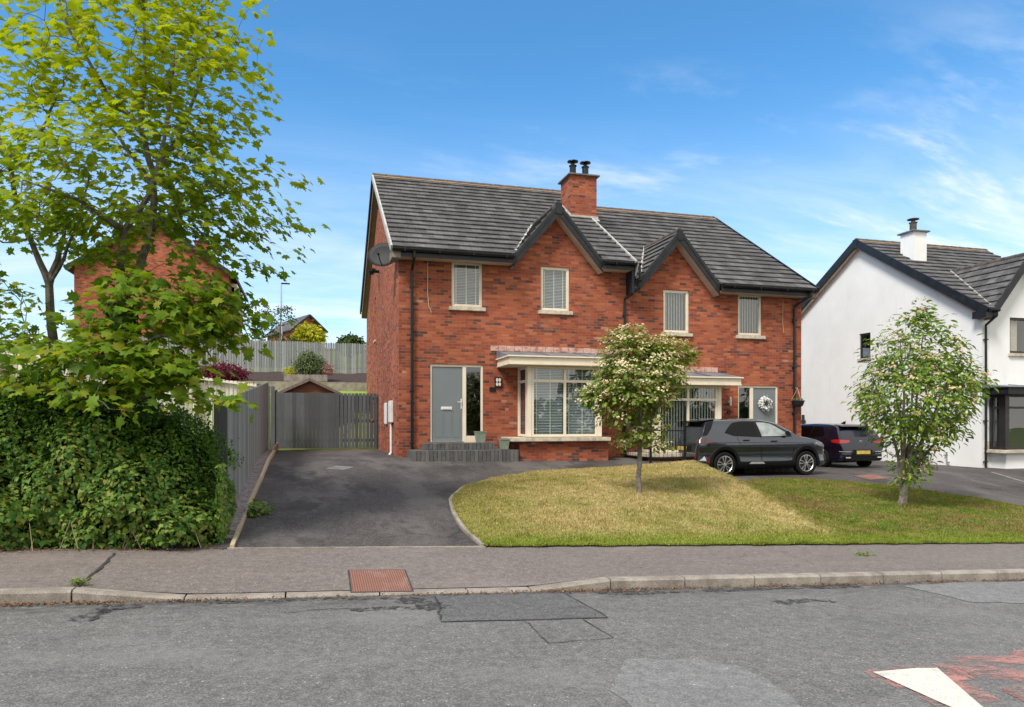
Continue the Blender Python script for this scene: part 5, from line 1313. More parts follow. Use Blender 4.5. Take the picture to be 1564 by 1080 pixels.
        for pts in ([(.30, .925), (.9, .93), (1.9, .915), (3.1, .905), (3.6, .90)],): strip(car, xf, pts, sg, .010, -.002, 'paint_grey', 'shoulder_line', rt)
        rr = car.rear(.012)
        panel('tail_light', [(sg * y, z) for y, z in ((.40, .93), (.82, .90), (.845, .965), (.80, 1.03), (.42, .975))], rr, xf, 'tail_dark', rt, .03)
        panel('tail_light', [(.20, .895), (.40, .925), (.52, .955), (.44, .980), (.22, 1.01)], car.side(sg, .010), xf, 'tail_dark', rt, .03)
        panel('reflector', [(sg * y, z) for y, z in ((.66, .42), (.70, .42), (.74, .60), (.70, .60))], rr, xf, 'tail_red', rt, .03)
    rr = car.rear(.008)
    panel('rear_window', [(-.56, 1.07), (.56, 1.07), (.50, 1.40), (-.50, 1.40)], rr, xf, 'tinted_black', rt, .04)
    panel('rear_trim', [(-.66, .30), (.66, .30), (.68, .40), (.40, .44), (-.40, .44), (-.68, .40)], car.rear(.014), xf, 'black_plastic', rt, .04)
    panel('number_plate', [(-.26, .70), (.26, .70), (.26, .81), (-.26, .81)], car.rear(.03), xf, 'plate_dim', rt, .05)
    panel('plate_recess', [(-.42, .66), (.42, .66), (.46, .84), (-.46, .84)], car.rear(.012), xf, 'car_black', rt, .05)
    mb = MB(); mb.hexa([xf(p) for p in ((.16, -.56, 1.475), (.16, .56, 1.475), (.62, .58, 1.50), (.62, -.58, 1.50), (.13, -.58, 1.497), (.13, .58, 1.497), (.62, .60, 1.548), (.62, -.60, 1.548))]); part('spoiler', mb, 'car_black', rt, bevel=.012)
    # windscreen
    def ws(u, v):
        x = 2.44 + (3.02 - 2.44) * u; z = float(car.zt(x)); k = 1 - (abs(v) ** 2.2); return (x + .012, v * (float(car.hw(x, z - .06)) - .05), z - .055 * (1 - max(0, k) ** .62) + .008)
    mb = MB(); n = 12; mb.add([xf(ws(i / n, -1 + 2 * j / n)) for i in range(n + 1) for j in range(n + 1)], [(i * (n + 1) + j, i * (n + 1) + j + 1, (i + 1) * (n + 1) + j + 1, (i + 1) * (n + 1) + j) for i in range(n) for j in range(n)])
    part('windscreen', mb, 'tinted_black', rt, smooth=True)
    mb = MB(); mb.tube([xf((.55, 0, 1.52)), xf((.40, 0, 1.60))], .012, 6); part('aerial', mb, 'car_black', rt)
mat('tinted_black', (.003, .0033, .004), .04, spec=.22)
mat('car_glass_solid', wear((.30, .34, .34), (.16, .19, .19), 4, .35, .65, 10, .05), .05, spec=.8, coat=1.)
suv()

def hatch():
    L = 4.28; XC, YR_, Z0 = 16.93, 18.98, .075
    def xf(p): return (XC + p[1], YR_ + p[0], Z0 + p[2])          # nose points away from the street
    rt = root('parked_car', (XC, YR_ + 2, Z0), 'dark blue hatchback seen from behind, parked between the brick and white houses', 'car')
    car = Car([(0, .52), (.012, .70), (.05, .80), (.09, .93), (.12, 1.00), (.24, 1.16), (.36, 1.315), (.44, 1.38), (.55, 1.415), (.9, 1.445), (1.5, 1.46), (2.1, 1.44), (2.5, 1.36), (3.05, 1.06), (3.2, .99), (3.6, .93), (4.0, .83), (4.18, .70), (4.25, .58), (4.28, .5)],
              [(0, .40), (.03, .30), (.12, .25), (.4, .2), (.6, .17), (3.7, .17), (4.05, .2), (4.2, .25), (4.28, .4)],
              [(.17, .82), (.25, .875), (.36, .890), (.42, .878), (.60, .872), (.74, .890), (.84, .892), (.90, .875), (1.0, .835), (1.2, .745), (1.35, .66), (1.42, .58), (1.5, .5)],
              [(0, .80), (.04, .89), (.12, .94), (.3, .975), (.6, 1.0), (3.4, 1.0), (3.8, .95), (4.05, .85), (4.2, .7), (4.28, .55)], L)
    b = part('body', car.body(xf), 'paint_navy', rt, smooth=True); b.data.materials.append(MATS['black_plastic'])
    cut_arches(b, xf, (.85, 3.47), .318, .36)
    rr = car.rear(.012)
    for sg in (1, -1):
        for x in (.85, 3.47): wheel(rt, xf, x, sg * .885, .318, sg)
        panel('side_window', [(.78, 1.03), (.88, 1.20), (1.02, 1.33), (1.42, 1.355), (1.46, 1.0)], car.side(sg, .006), xf, 'tinted_black', rt)
        panel('side_window', [(1.52, 1.0), (1.50, 1.355), (2.1, 1.345), (2.4, 1.28), (2.86, 1.03), (2.84, .985)], car.side(sg, .006), xf, 'tinted_black', rt)
        panel('tail_light', [(sg * y, z) for y, z in ((.44, .855), (.62, .82), (.86, .815), (.86, .92), (.70, .93), (.44, .91))], rr, xf, 'tail_red', rt, .03)
        panel('tail_light', [(.09, .80), (.36, .845), (.40, .885), (.30, .935), (.09, .94)], car.side(sg, .010), xf, 'tail_red', rt, .03)
        mb = MB(); q = car.side(sg, 0)(2.72, 1.0); mb.hexa([xf((2.62 + a * .14, q[1] + sg * (.02 + bb * .13), .99 + c * .12)) for c in (0, 1) for a, bb in ((0, 0), (1, 0), (1, 1), (0, 1))]); part('wing_mirror', mb, 'paint_navy', rt, bevel=.03)
        mb = MB(); q = rr(sg * .60, .36); p = Vector(xf(q)); mb.tube([p + Vector((-.09, -.015, 0)), p + Vector((.09, -.015, 0))], .030, 10); mb.tube([p + Vector((-.075, -.03, 0)), p + Vector((.075, -.03, 0))], .022, 10); part('exhaust_trim', mb, 'chrome', rt)
        for zz in (.47, .54):
            panel('bumper_strip', [(sg * .46, zz), (sg * .82, zz + .01), (sg * .82, zz + .026), (sg * .46, zz + .016)], car.rear(.018), xf, 'chrome' if zz < .5 else 'silver_trim_and_highlight', rt, .04)
    panel('rear_window', [(-.60, 1.03), (.60, 1.03), (.55, 1.10), (.50, 1.285), (.38, 1.30), (-.38, 1.30), (-.50, 1.285), (-.55, 1.10)], car.rear(.008), xf, 'rear_glass', rt, .04)
    panel('window_edge', [(-.72, 1.0), (.72, 1.0), (.58, 1.31), (-.58, 1.31)], car.rear(.003), xf, 'car_black', rt, .04)
    panel('number_plate', [(-.26, .475), (.26, .475), (.26, .585), (-.26, .585)], car.rear(.03), xf, 'plate_yellow', rt, .05)
    panel('plate_recess', [(-.34, .45), (.34, .45), (.36, .61), (-.36, .61)], car.rear(.014), xf, 'car_black', rt, .05)
    panel('diffuser', [(-.66, .26), (.66, .26), (.72, .40), (-.72, .40)], car.rear(.016), xf, 'black_plastic', rt, .05)
    mb = MB(); mb.hexa([xf(p) for p in ((.26, -.55, 1.325), (.26, .55, 1.325), (.62, .56, 1.36), (.62, -.56, 1.36), (.24, -.57, 1.345), (.24, .57, 1.345), (.62, .585, 1.412), (.62, -.585, 1.412))]); part('spoiler', mb, 'car_black', rt, bevel=.012)
    # round badge and lettering on the tailgate
    q = rr(0, .865); p = Vector(xf(q)); mb = MB(); K = 24
    vs = []; fs = []
    for r_, dy in ((.052, .004), (.052, -.010), (.043, -.010), (.043, -.002)):
        for k in range(K): vs.append((p.x + r_ * math.cos(6.2832 * k / K), p.y + dy, p.z + r_ * math.sin(6.2832 * k / K)))
    for i in range(3):
        for k in range(K): fs.append((i * K + k, i * K + (k + 1) % K, (i + 1) * K + (k + 1) % K, (i + 1) * K + k))
    mb.add(vs, fs)
    for pts in (((-.022, .038), (0, .004), (.022, .038)), ((-.038, .018), (-.018, -.034), (0, -.004), (.018, -.034), (.038, .018))):
        for a, c in zip(pts[:-1], pts[1:]): mb.beam((p.x + a[0], p.y - .008, p.z + a[1]), (p.x + c[0], p.y - .008, p.z + c[1]), .008, .010)
    part('badge', mb, 'chrome', rt)
    me = numerals('GOLF', 0, 0, 0, .075, 'chrome', ''); o = link('lettering', me, BASE[rt], rt); o.location = Vector((p.x, p.y - .012, p.z - .125)) - BASE[rt]
    g = MB(); q = xf(car.rear(.02)(.1, 1.06)); g.beam(q, xf(car.rear(.02)(.30, 1.10)), .015, .02); part('wiper', g, 'car_black', rt)
    g = MB(); g.hexa([xf(k) for k in ((.80, -.02, 1.43), (.80, .02, 1.43), (1.0, .025, 1.44), (1.0, -.025, 1.44), (.76, -.005, 1.52), (.76, .005, 1.52), (.84, .01, 1.50), (.84, -.01, 1.50))]); part('aerial', g, 'car_black', rt)
mat('rear_glass', wear((.36, .39, .43), (.16, .17, .19), 3), .05, spec=.9, coat=1.)  # bright reflection on the hatchback's rear window put into the base colour
hatch()

# ------------------------------------------------------------------ trees, hedge, planting
class Tree:
    """trunk polylines, then every twig target is joined to the nearest branch: radii follow the number of twigs carried"""
    def __init__(s): s.P = []; s.par = []; s.fix = []
    def trunk(s, pts, radii, start=None):
        last = start
        for i, (p, r) in enumerate(zip(pts, radii)):
            if start is not None and i == 0: continue
            if last is not None:
                a = np.array(s.P[last]); b = np.array(p, float); k = max(1, int(np.linalg.norm(b - a) / .16)); r0 = s.fix[last]
                for j in range(1, k + 1):
                    u = j / k; q = a * (1 - u) + b * u
                    if j < k: q = q + rng.normal(0, .008, 3)
                    s.P.append(tuple(q)); s.par.append(last); s.fix.append(r0 * (1 - u) + r * u); last = len(s.P) - 1
            else:
                s.P.append(tuple(p)); s.par.append(-1); s.fix.append(r); last = len(s.P) - 1
        return last
    def near(s, p): return int(np.argmin(((np.array(s.P) - np.array(p)) ** 2).sum(1)))
    def grow(s, A, zpen=.9, sag=.05, stp=.16, zmin=-9):
        A = np.asarray(A); base = np.array(s.P)
        dd = np.sqrt(((A[:, None] - base[None]) ** 2).sum(-1)).min(1)
        for i in np.argsort(dd):
            a = A[i]; N = np.array(s.P); v = a - N; dist = np.linalg.norm(v, axis=1)
            cost = dist + zpen * np.maximum(0, -(v[:, 2]) - .05) + 9 * (N[:, 2] < zmin)
            j = int(np.argmin(cost)); p0 = N[j]; L = dist[j]
            if L < .02: continue
            k = max(1, int(math.ceil(L / stp))); last = j
            w1 = rng.normal(0, .05, 3) * L
            for q in range(1, k + 1):
                u = q / k; pos = p0 * (1 - u) + a * u + w1 * math.sin(math.pi * u) + np.array([0, 0, sag * L * math.sin(math.pi * u)])
                s.P.append(tuple(pos)); s.par.append(last); s.fix.append(0); last = len(s.P) - 1
    def mesh(s, r0=.004, ex=.45, n=6):
        cnt = np.zeros(len(s.P)); hc = np.zeros(len(s.P), bool)
        for i in range(len(s.P) - 1, -1, -1):
            if cnt[i] == 0: cnt[i] = 1
            if s.par[i] >= 0: cnt[s.par[i]] += cnt[i]
        rad = r0 * cnt ** ex
        for i in range(len(rad)):
            if s.fix[i]: rad[i] = s.fix[i]
            elif s.par[i] >= 0: rad[i] = min(rad[i], rad[s.par[i]] * .92)
        s.rad = rad; mb = MB()
        for i, p in enumerate(s.P):
            j = s.par[i]
            if j < 0: continue
            a, b = Vector(s.P[j]), Vector(p); d_ = (b - a)
            if d_.length < 1e-4: continue
            nn = n if rad[i] > .012 else 4; d_.normalize(); u = d_.orthogonal().normalized(); w_ = d_.cross(u); vs = []
            ra = rad[j] if rad[j] < rad[i] * 1.7 else rad[i] * 1.15
            for c, r in ((a - d_ * ra * .3, ra), (b, rad[i])):
                for k in range(nn): th = 2 * math.pi * k / nn; vs.append(c + (u * math.cos(th) + w_ * math.sin(th)) * r)
            mb.add(vs, [(k, (k + 1) % nn, nn + (k + 1) % nn, nn + k) for k in range(nn)])
        return mb
def ell(n, c, r, lo=.0):
    v = unit(rng.normal(0, 1, (n, 3))); k = rng.uniform(lo, 1, (n, 1)) ** (1 / 2.4); return np.array(c) + v * np.array(r) * k
def spray(A, C, k, spread, flat=.45, out=.4, up=.9, size=(.1, .16), jitter=.35):
    """k leaves round every twig end, tilted outward from the crown centre C"""
    n = len(A); P = np.repeat(A, k, 0); off = rng.normal(0, spread, (n * k, 3)); off[:, 2] *= flat; P = P + off
    o = unit(P - np.asarray(C)); o[:, 2] *= .4; N = np.array([0, 0, up]) + out * o + rng.normal(0, jitter, (n * k, 3))
    D = unit(off + .6 * o * spread + rng.normal(0, spread * .5, (n * k, 3))); D[:, 2] -= .35
    return P, N, D, rng.uniform(*size, n * k)

# big maple
def maple():
    rt = root('maple_tree', (-2.36, 10.7, .3), 'tall maple with large yellow green leaves rising from the hedge beside the driveway', 'tree')
    t_ = Tree(); Y = 10.7
    a = t_.trunk([(-2.40, Y, .1), (-2.43, Y, 1.2), (-2.42, Y, 2.4), (-2.40, Y, 3.25)], [.13, .115, .10, .085])
    e1 = t_.trunk([t_.P[a], (-2.42, Y - .05, 3.7), (-2.36, Y - .1, 4.15), (-2.18, Y - .2, 4.35), (-1.95, Y - .3, 4.75), (-1.8, Y - .35, 5.5), (-1.7, Y - .3, 6.6)], [.085, .055, .05, .042, .034, .024, .012], a)
    e2 = t_.trunk([t_.P[a], (-2.22, Y + .1, 3.7), (-2.06, Y + .15, 4.3), (-2.05, Y + .15, 5.0), (-2.2, Y + .1, 5.6), (-2.12, Y, 6.4), (-2.15, Y, 7.6)], [.085, .062, .054, .046, .036, .025, .013], a)
    for f_, q, r in (((-2.05, Y + .15, 5.0), [(-1.75, Y + .3, 5.6), (-1.45, Y + .2, 6.4), (-1.35, Y + .2, 7.4)], (.04, .03, .014)), ((-2.2, Y + .1, 5.6), [(-2.6, Y, 6.0), (-3.0, Y - .2, 6.7), (-3.2, Y - .2, 7.4)], (.035, .026, .012)),
                     ((-2.05, Y + .15, 4.9), [(-2.5, Y + .3, 5.5), (-3.0, Y + .4, 6.0)], (.03, .015)), ((-2.06, Y + .15, 4.3), [(-1.5, Y + .4, 4.7), (-1.0, Y + .5, 5.0)], (.028, .012)),
                     ((-2.42, Y, 2.4), [(-1.9, Y - .5, 2.7), (-1.4, Y - .8, 2.75)], (.03, .014)), ((-2.36, Y - .1, 4.15), [(-2.8, Y - .5, 4.4), (-3.3, Y - .8, 4.5)], (.03, .014)),
                     ((-2.42, Y, 1.9), [(-1.8, Y - .7, 1.95), (-1.25, Y - 1.0, 1.86), (-.80, Y - 1.15, 1.84)], (.026, .016, .008)), ((-2.42, Y, 1.7), [(-2.6, Y - .8, 1.9), (-2.6, Y - 1.5, 1.85)], (.026, .012))):
        st = t_.near(f_); t_.trunk([t_.P[st]] + q, [t_.fix[st] or .03] + [q_ * .72 for q_ in r], st)
    A = np.concatenate([
        ell(235, (-2.35, Y, 6.6), (1.65, 1.35, 1.15), .1), ell(115, (-1.5, Y, 6.2), (.95, 1.1, .85), .3), ell(120, (-2.3, Y, 7.8), (1.8, 1.3, .7)),
        ell(238, (-2.2, Y - .1, 5.0), (1.5, 1.3, .95), .15), ell(70, (-1.15, Y, 4.55), (.85, .8, .55), .3), ell(58, (-2.0, Y - .1, 4.0), (1.15, 1.0, .42), .2), ell(20, (-1.1, Y - .1, 3.75), (.6, .6, .35), .2),
        ell(50, (-3.3, Y - .4, 4.2), (.8, .8, .35)), ell(92, (-2.0, Y - .35, 2.9), (.95, 1.0, .66), .3), ell(62, (-1.45, Y - .3, 3.1), (.75, .8, .45)),
        ell(75, (-2.5, Y - .6, 2.25), (1.05, .9, .40), .2), ell(26, (-1.75, Y - .9, 2.2), (.55, .5, .3))])
    tips = np.array([(.0, Y, 5.02), (-.15, Y + .1, 5.0), (-.35, Y, 5.1), (-.55, Y, 5.2), (-.75, Y, 5.15), (-.05, Y + .2, 4.45), (-.2, Y + .1, 4.4), (-.4, Y, 4.45), (-.1, Y, 4.05), (-.3, Y, 4.0), (-.5, Y, 4.1), (-.45, Y, 3.75), (-.7, Y - .1, 3.7),
                     (-.55, Y - .3, 3.0), (-.75, Y - .2, 3.05), (-.9, Y - .2, 2.85), (-.95, Y - .1, 2.65), (-.7, Y - .3, 2.6), (-.7, Y + .1, 6.2), (-.6, Y, 5.9), (-.7, Y, 6.6), (-.6, Y - .2, 6.9), (-.75, Y, 5.6),
                     (-.78, Y - 1.15, 1.86), (-.9, Y - 1.1, 1.88), (-1.0, Y - 1.1, 1.86), (-1.15, Y - 1.0, 1.88), (-1.3, Y - 1.0, 1.92), (-1.4, Y - .95, 1.86), (-2.6, Y - 1.5, 1.86), (-2.5, Y - 1.35, 1.9), (-2.7, Y - 1.3, 1.95), (-2.2, Y - 1.5, 1.75), (-1.95, Y - 1.45, 1.72), (-3.3, Y - 1.2, 1.95), (-3.5, Y - 1.0, 2.0)])
    A = np.concatenate([A, tips]); t_.grow(A, .8, .06, zmin=1.5)
    part('trunk', t_.mesh(.0034, .41), 'bark_grey', rt, recalc=False, smooth=True)
    C = (-2.2, Y, 4.3)
    P, N, D, sz = spray(A, C, 6, .12, .42, .55, 1., (.07, .165), .38)
    m = (P[:, 2] < 3.7)
    P2, N2, D2, s2 = spray(A[A[:, 2] < 3.5], C, 3, .14, .45, .75, .75, (.10, .18), .38)
    leaves('crown', np.concatenate([P, P2]), np.concatenate([N, N2]), np.concatenate([D, D2]), np.concatenate([sz * np.where(m, 1.1, 1.0), s2]), 'maple', 'maple_leaf', rt, BASE[rt])
    # ivy climbing the lower trunk
    n = 900; th = rng.random(n) * 6.28; z = rng.uniform(.8, 3.2, n); r = .16 + .17 * rng.random(n) * np.clip((3.5 - z) / 1.6, .2, 1)
    P = np.stack([-2.42 + r * np.cos(th), Y + r * np.sin(th), z], -1); N = np.stack([np.cos(th), np.sin(th), np.full(n, .35)], -1) + rng.normal(0, .35, (n, 3))
    leaves('climbing_ivy', P, N, np.tile([0, 0, -1.], (n, 1)) + rng.normal(0, .4, (n, 3)), rng.uniform(.07, .12, n), 'ivy', 'hedge_leaf', rt, BASE[rt])
maple()
def maple2():
    Y = 11.3
    rt = root('maple_tree', (-3.5, Y, .3), 'slimmer maple with forked grey trunk at the left edge of the photo', 'tree')
    t_ = Tree()
    a = t_.trunk([(-3.35, Y, .2), (-3.36, Y, 2.2), (-3.42, Y, 2.9), (-3.45, Y, 3.5)], [.085, .076, .066, .056])
    t_.trunk([t_.P[a], (-3.62, Y, 3.95), (-3.85, Y, 4.6), (-3.95, Y, 5.2), (-4.1, Y, 5.6), (-4.15, Y, 6.6), (-4.05, Y, 7.6)], [.056, .042, .036, .032, .025, .017, .010], a)
    t_.trunk([t_.P[a], (-3.30, Y + .1, 4.2), (-3.25, Y + .1, 4.8)], [.056, .028, .017], a); t_.trunk([t_.P[a], (-3.3, Y - .1, 3.7), (-3.05, Y - .2, 4.3), (-2.9, Y - .2, 5.0)], [.056, .026, .02, .011], a)
    b = t_.near((-3.95, Y, 5.2)); t_.trunk([t_.P[b], (-4.35, Y, 5.6), (-4.8, Y, 6.2)], [.05, .03, .015], b); t_.trunk([t_.P[b], (-3.6, Y + .1, 5.6), (-3.3, Y + .1, 6.3)], [.05, .025, .012], b)
    A = np.concatenate([ell(70, (-4.3, Y, 6.6), (1.2, 1., 1.1), .3), ell(60, (-3.6, Y - .1, 5.5), (1.0, .9, .7), .3), ell(70, (-4.2, Y - .3, 4.5), (1.0, .9, .6), .3), ell(34, (-4.4, Y - .2, 3.2), (.6, .7, .6), .3), ell(34, (-3.75, Y - .5, 2.95), (.75, .5, .45), .2),
                        ell(40, (-3.3, Y + .1, 4.4), (.7, .7, .5), .3), ell(55, (-4.0, Y - .9, 2.5), (1.0, .7, .35), .2), ell(40, (-4.6, Y, 7.8), (1.2, 1, .5))])
    t_.grow(A, .8, .06, zmin=2.2); part('trunk', t_.mesh(.0042, .42), 'bark_grey', rt, recalc=False, smooth=True)
    P, N, D, sz = spray(A, (-3.8, Y, 4.6), 6, .13, .42, .5, 1., (.08, .14), .36)
    leaves('crown', P, N, D, sz, 'maple', 'maple_leaf', rt, BASE[rt])
maple2()

def lawn_tree1():
    x, y, z = 6.0, 12.43, TR1Z
    rt = root('flowering_tree', (x, y, z), 'small slim tree with cream blossom on the dry lawn, before the brick houses', 'tree')
    t_ = Tree()
    a = t_.trunk([(x, y, z - .05), (x - .02, y, z + .35), (x + .01, y, z + .8), (x + .03, y, z + 1.3)], [.062, .048, .044, .038])
    t_.trunk([t_.P[a], (x + .0, y, z + 2.0), (x - .1, y + .05, z + 2.9)], [.038, .028, .012], a)
    for az, h0, L, dz in ((.2, 1.0, .55, .9), (2.9, 1.15, .6, .8), (1.4, 1.1, .4, 1.0), (4.4, 1.05, .4, 1.0), (5.6, .95, .5, 1.0), (3.6, .9, .55, .7)):
        b = t_.near((x, y, z + h0)); t_.trunk([t_.P[b], (x + L * .5 * math.cos(az), y + L * .5 * math.sin(az), z + h0 + dz * .45), (x + L * math.cos(az), y + L * math.sin(az), z + h0 + dz)], [.03, .02, .01], b)
    A = np.concatenate([ell(190, (x - .0, y, z + 2.2), (.80, .75, .62), .4), ell(60, (x - .22, y, z + 2.72), (.45, .45, .33), .3), ell(48, (x + .55, y, z + 2.68), (.42, .4, .26), .3), ell(60, (x - .1, y, z + 1.65), (.68, .6, .38), .4),
                        ell(18, (x - .78, y, z + 1.75), (.3, .3, .25)), ell(12, (x + .95, y, z + 2.62), (.2, .2, .1)), ell(12, (x - .98, y, z + 1.95), (.2, .2, .1)), ell(26, (x + .2, y - .1, z + 1.15), (.4, .35, .3), .3), ell(8, (x - .3, y, z + 1.0), (.12, .1, .08))])
    t_.grow(A, .5, .02, .12, z + .6); part('trunk', t_.mesh(.0032, .42), 'bark_grey', rt, recalc=False, smooth=True)
    P, N, D, sz = spray(A, (x, y, z + 2.1), 10, .085, .8, .6, .75, (.08, .135), .4); leaves('crown', P, N, D, sz, 'oval', 'shrub_leaf', rt, BASE[rt])
    o_ = unit(A - np.array([x, y, z + 2.0])); B = A + o_ * .10 + np.array([0, 0, .06]); B = B[rng.random(len(B)) < .95]
    P, N, D, sz = spray(B, (x, y, z + 2.0), 13, .042, .4, .7, .8, (.026, .05), .35); leaves('blossom', P, N, D, sz, 'dot', 'blossom', rt, BASE[rt])
lawn_tree1()
def lawn_tree2():
    x, y, z = 11.8, 12.1, TR2Z
    rt = root('flowering_tree', (x, y, z), 'fuller vase shaped tree on the greener lawn, before the white house', 'tree')
    t_ = Tree()
    a = t_.trunk([(x - .06, y, z - .05), (x, y, z + .2), (x + .06, y, z + .5)], [.105, .085, .075])
    for az, L, dz, r in ((.1, .95, 2.3, .036), (.9, .7, 2.7, .034), (1.8, .6, 2.6, .03), (2.7, .9, 2.2, .034), (3.3, .55, 2.9, .036), (4.2, .8, 2.3, .03), (5.1, .8, 2.5, .03), (5.8, 1.15, 1.9, .03), (.4, .25, 3.1, .036)):
        b = t_.near((x, y, z + random.uniform(.25, .5))); p = t_.P[b]; kx, ky = math.cos(az), math.sin(az)
        t_.trunk([p, (x + .12 + .22 * L * kx, y + .22 * L * ky, z + .5 + dz * .25), (x + .27 + .55 * L * kx, y + .55 * L * ky, z + .5 + dz * .58), (x + .38 + L * kx, y + L * ky, z + .5 + dz)], [.05, r, r * .7, .009], b)
    cx = x + .38
    A = np.concatenate([ell(330, (cx, y, z + 2.35), (1.24, 1.2, .92), .4), ell(150, (cx, y, z + 3.15), (.95, .9, .72), .35), ell(26, (cx + .05, y, z + 3.95), (.3, .3, .22)), ell(90, (cx - .08, y, z + 1.55), (.85, .85, .45), .35),
                        ell(30, (cx + 1.2, y, z + 2.6), (.3, .3, .45)), ell(24, (cx - 1.15, y, z + 2.1), (.28, .3, .4)), ell(24, (cx - .15, y, z + .95), (.36, .35, .28), .3), ell(12, (x, y - .1, z + .6), (.25, .2, .15))])
    t_.grow(A, .5, .02, .14, z + .35); part('trunk', t_.mesh(.0034, .42), 'bark_grey', rt, recalc=False, smooth=True)
    P, N, D, sz = spray(A, (cx, y, z + 2.0), 8, .10, .75, .6, .75, (.10, .165), .4); leaves('crown', P, N, D, sz, 'long', 'laurel_leaf', rt, BASE[rt])
    o_ = unit(A - np.array([x, y, z + 2.0])); B = A + o_ * .09 + np.array([0, 0, .05]); B = B[rng.random(len(B)) < .24]
    P, N, D, sz = spray(B, (cx, y, z + 2.0), 12, .045, .35, .7, .8, (.028, .05), .35); leaves('blossom', P, N, D, sz, 'dot', 'blossom_pink', rt, BASE[rt])
lawn_tree2()

# hedge and ivy bank on the left
def bank(u, v):
    """u along the street -7..-1.15, v 0 bottom .. 1 top of the face .. 1.6 back over the top"""
    y = np.interp(v, [0, .25, .55, 1.0, 1.25, 1.6], [9.42, 9.36, 9.62, 10.25, 10.7, 11.6]); z = np.interp(v, [0, .25, .55, 1.0, 1.25, 1.6], [.02, .45, 1.05, 1.95, 2.05, 1.9])
    h = np.interp(u, [-7, -4.2, -3.2, -2.2, -1.6, -1.2, -1.05], [1.10, 1.04, .97, .90, .78, .56, .40]); z = .02 + (z - .02) * h + zb(u) * (v < .3)
    y = y + np.interp(u, [-7, -1.6, -1.2, -1.05], [0, 0, .12, .35])
    w_ = .13 * np.sin(u * 3.1 + v * 4.) + .09 * np.sin(u * 6.7 - v * 8.) + .06 * np.sin(u * 12 + v * 14)
    return u, y - w_, z + w_ * .5
def bank_n(u, v, e=.02):
    p = np.stack(bank(u, v), -1); a = (np.stack(bank(u + e, v), -1) - p); b = (np.stack(bank(u, v + e), -1) - p); n = np.cross(a, b); return p, unit(n)
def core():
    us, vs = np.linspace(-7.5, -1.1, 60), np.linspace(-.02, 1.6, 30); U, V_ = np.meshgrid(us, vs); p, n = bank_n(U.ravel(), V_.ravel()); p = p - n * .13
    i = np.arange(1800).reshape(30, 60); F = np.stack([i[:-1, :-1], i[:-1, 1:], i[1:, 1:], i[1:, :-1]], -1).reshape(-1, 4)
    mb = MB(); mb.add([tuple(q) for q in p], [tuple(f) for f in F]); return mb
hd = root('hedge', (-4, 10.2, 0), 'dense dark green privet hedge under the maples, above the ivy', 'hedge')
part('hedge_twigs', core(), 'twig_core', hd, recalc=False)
def scatter(n, u0, u1, v0, v1, lift, fn=None):
    u = rng.uniform(u0, u1, n); v = rng.uniform(v0, v1, n)
    if fn is not None: k = fn(u, v); u, v = u[k], v[k]
    p, N = bank_n(u, v); return p + N * (lift - (lift + .16) * rng.random((len(u), 1)) ** 1.4 + .05 * np.sin(u * 21 + 3 * np.sin(v * 17))[:, None]), N
edge_ = lambda u: .66 + .12 * np.sin(u * 1.9 + .6) + .05 * np.sin(u * 6.3)
P, N = scatter(44000, -7.2, -1.08, .42, 1.6, .14, lambda u, v: v > edge_(u) - .1 * rng.random(len(u)))
k = len(P); nn = N * .55 + rng.normal(0, .55, (k, 3)) + np.array([0, -.1, .5]); leaves('hedge_leaves', P, nn, rng.normal(0, 1, (k, 3)) + np.array([0, 0, .3]), rng.gamma(6, .0068, k).clip(.018, .075), 'oval', 'hedge_leaf', hd, BASE[hd])
q = rng.uniform(0, 1, 420); u = rng.uniform(-7, -1.2, 420); p, N = bank_n(u, .7 + .7 * q)
tw = []; 
for a, b in zip(p, N):
    d_ = unit(b + rng.normal(0, .4, 3) + np.array([0, 0, .6])); L = rng.uniform(.08, .38); c = np.linspace(0, L, 8)[:, None]; tw.append(a + d_ * c)
P = np.concatenate(tw); k = len(P); P = P + rng.normal(0, .02, (k, 3)); leaves('hedge_shoots', P, rng.normal(0, .5, (k, 3)) + np.array([0, 0, .8]), rng.normal(0, 1, (k, 3)), rng.uniform(.035, .06, k), 'oval', 'hedge_leaf', hd, BASE[hd])
iv = root('ivy', (-4, 9.5, 0), 'ivy with paler leaves covering the low bank along the pavement', 'ivy')
P, N = scatter(29000, -7.2, -1.06, -.02, .95, .09, lambda u, v: v < edge_(u) + .12 * rng.random(len(u)))
k = len(P); nn = N + rng.normal(0, .38, (k, 3)) + np.array([0, 0, .45]); leaves('ivy_leaves', P, nn, np.array([0, -.3, -1.]) + rng.normal(0, .6, (k, 3)), rng.gamma(8, .0062, k).clip(.022, .085), 'ivy', 'ivy_leaf', iv, BASE[iv])
# right hand end of the ivy, wrapping round the fence end, and a sprig on the drive
n = 2600; u = rng.uniform(0, 1, n); z = rng.uniform(0, 1, n); P = np.stack([-1.10 + .05 * rng.random(n), 9.55 + 1.7 * u, .05 + z * (1.0 - .4 * u) * (.75 + .35 * np.sin(u * 9))], -1)
leaves('ivy_end', P, np.array([1., -.5, .5]) + rng.normal(0, .4, (n, 3)), np.array([.2, 0, -1.]) + rng.normal(0, .5, (n, 3)), rng.uniform(.045, .08, n), 'ivy', 'ivy_leaf', iv, BASE[iv])
n = 300; P = np.stack([-.86 + .16 * np.abs(rng.normal(0, .8, n)).clip(0, 2), 11.6 + rng.normal(0, .18, n).clip(-.36, .36), .17 + .20 * rng.random(n) ** 1.5], -1)
leaves('ivy_sprig', P, np.array([.4, -.3, 1.]) + rng.normal(0, .4, (n, 3)), rng.normal(0, 1, (n, 3)), rng.uniform(.05, .08, n), 'ivy', 'ivy_leaf', iv, BASE[iv])
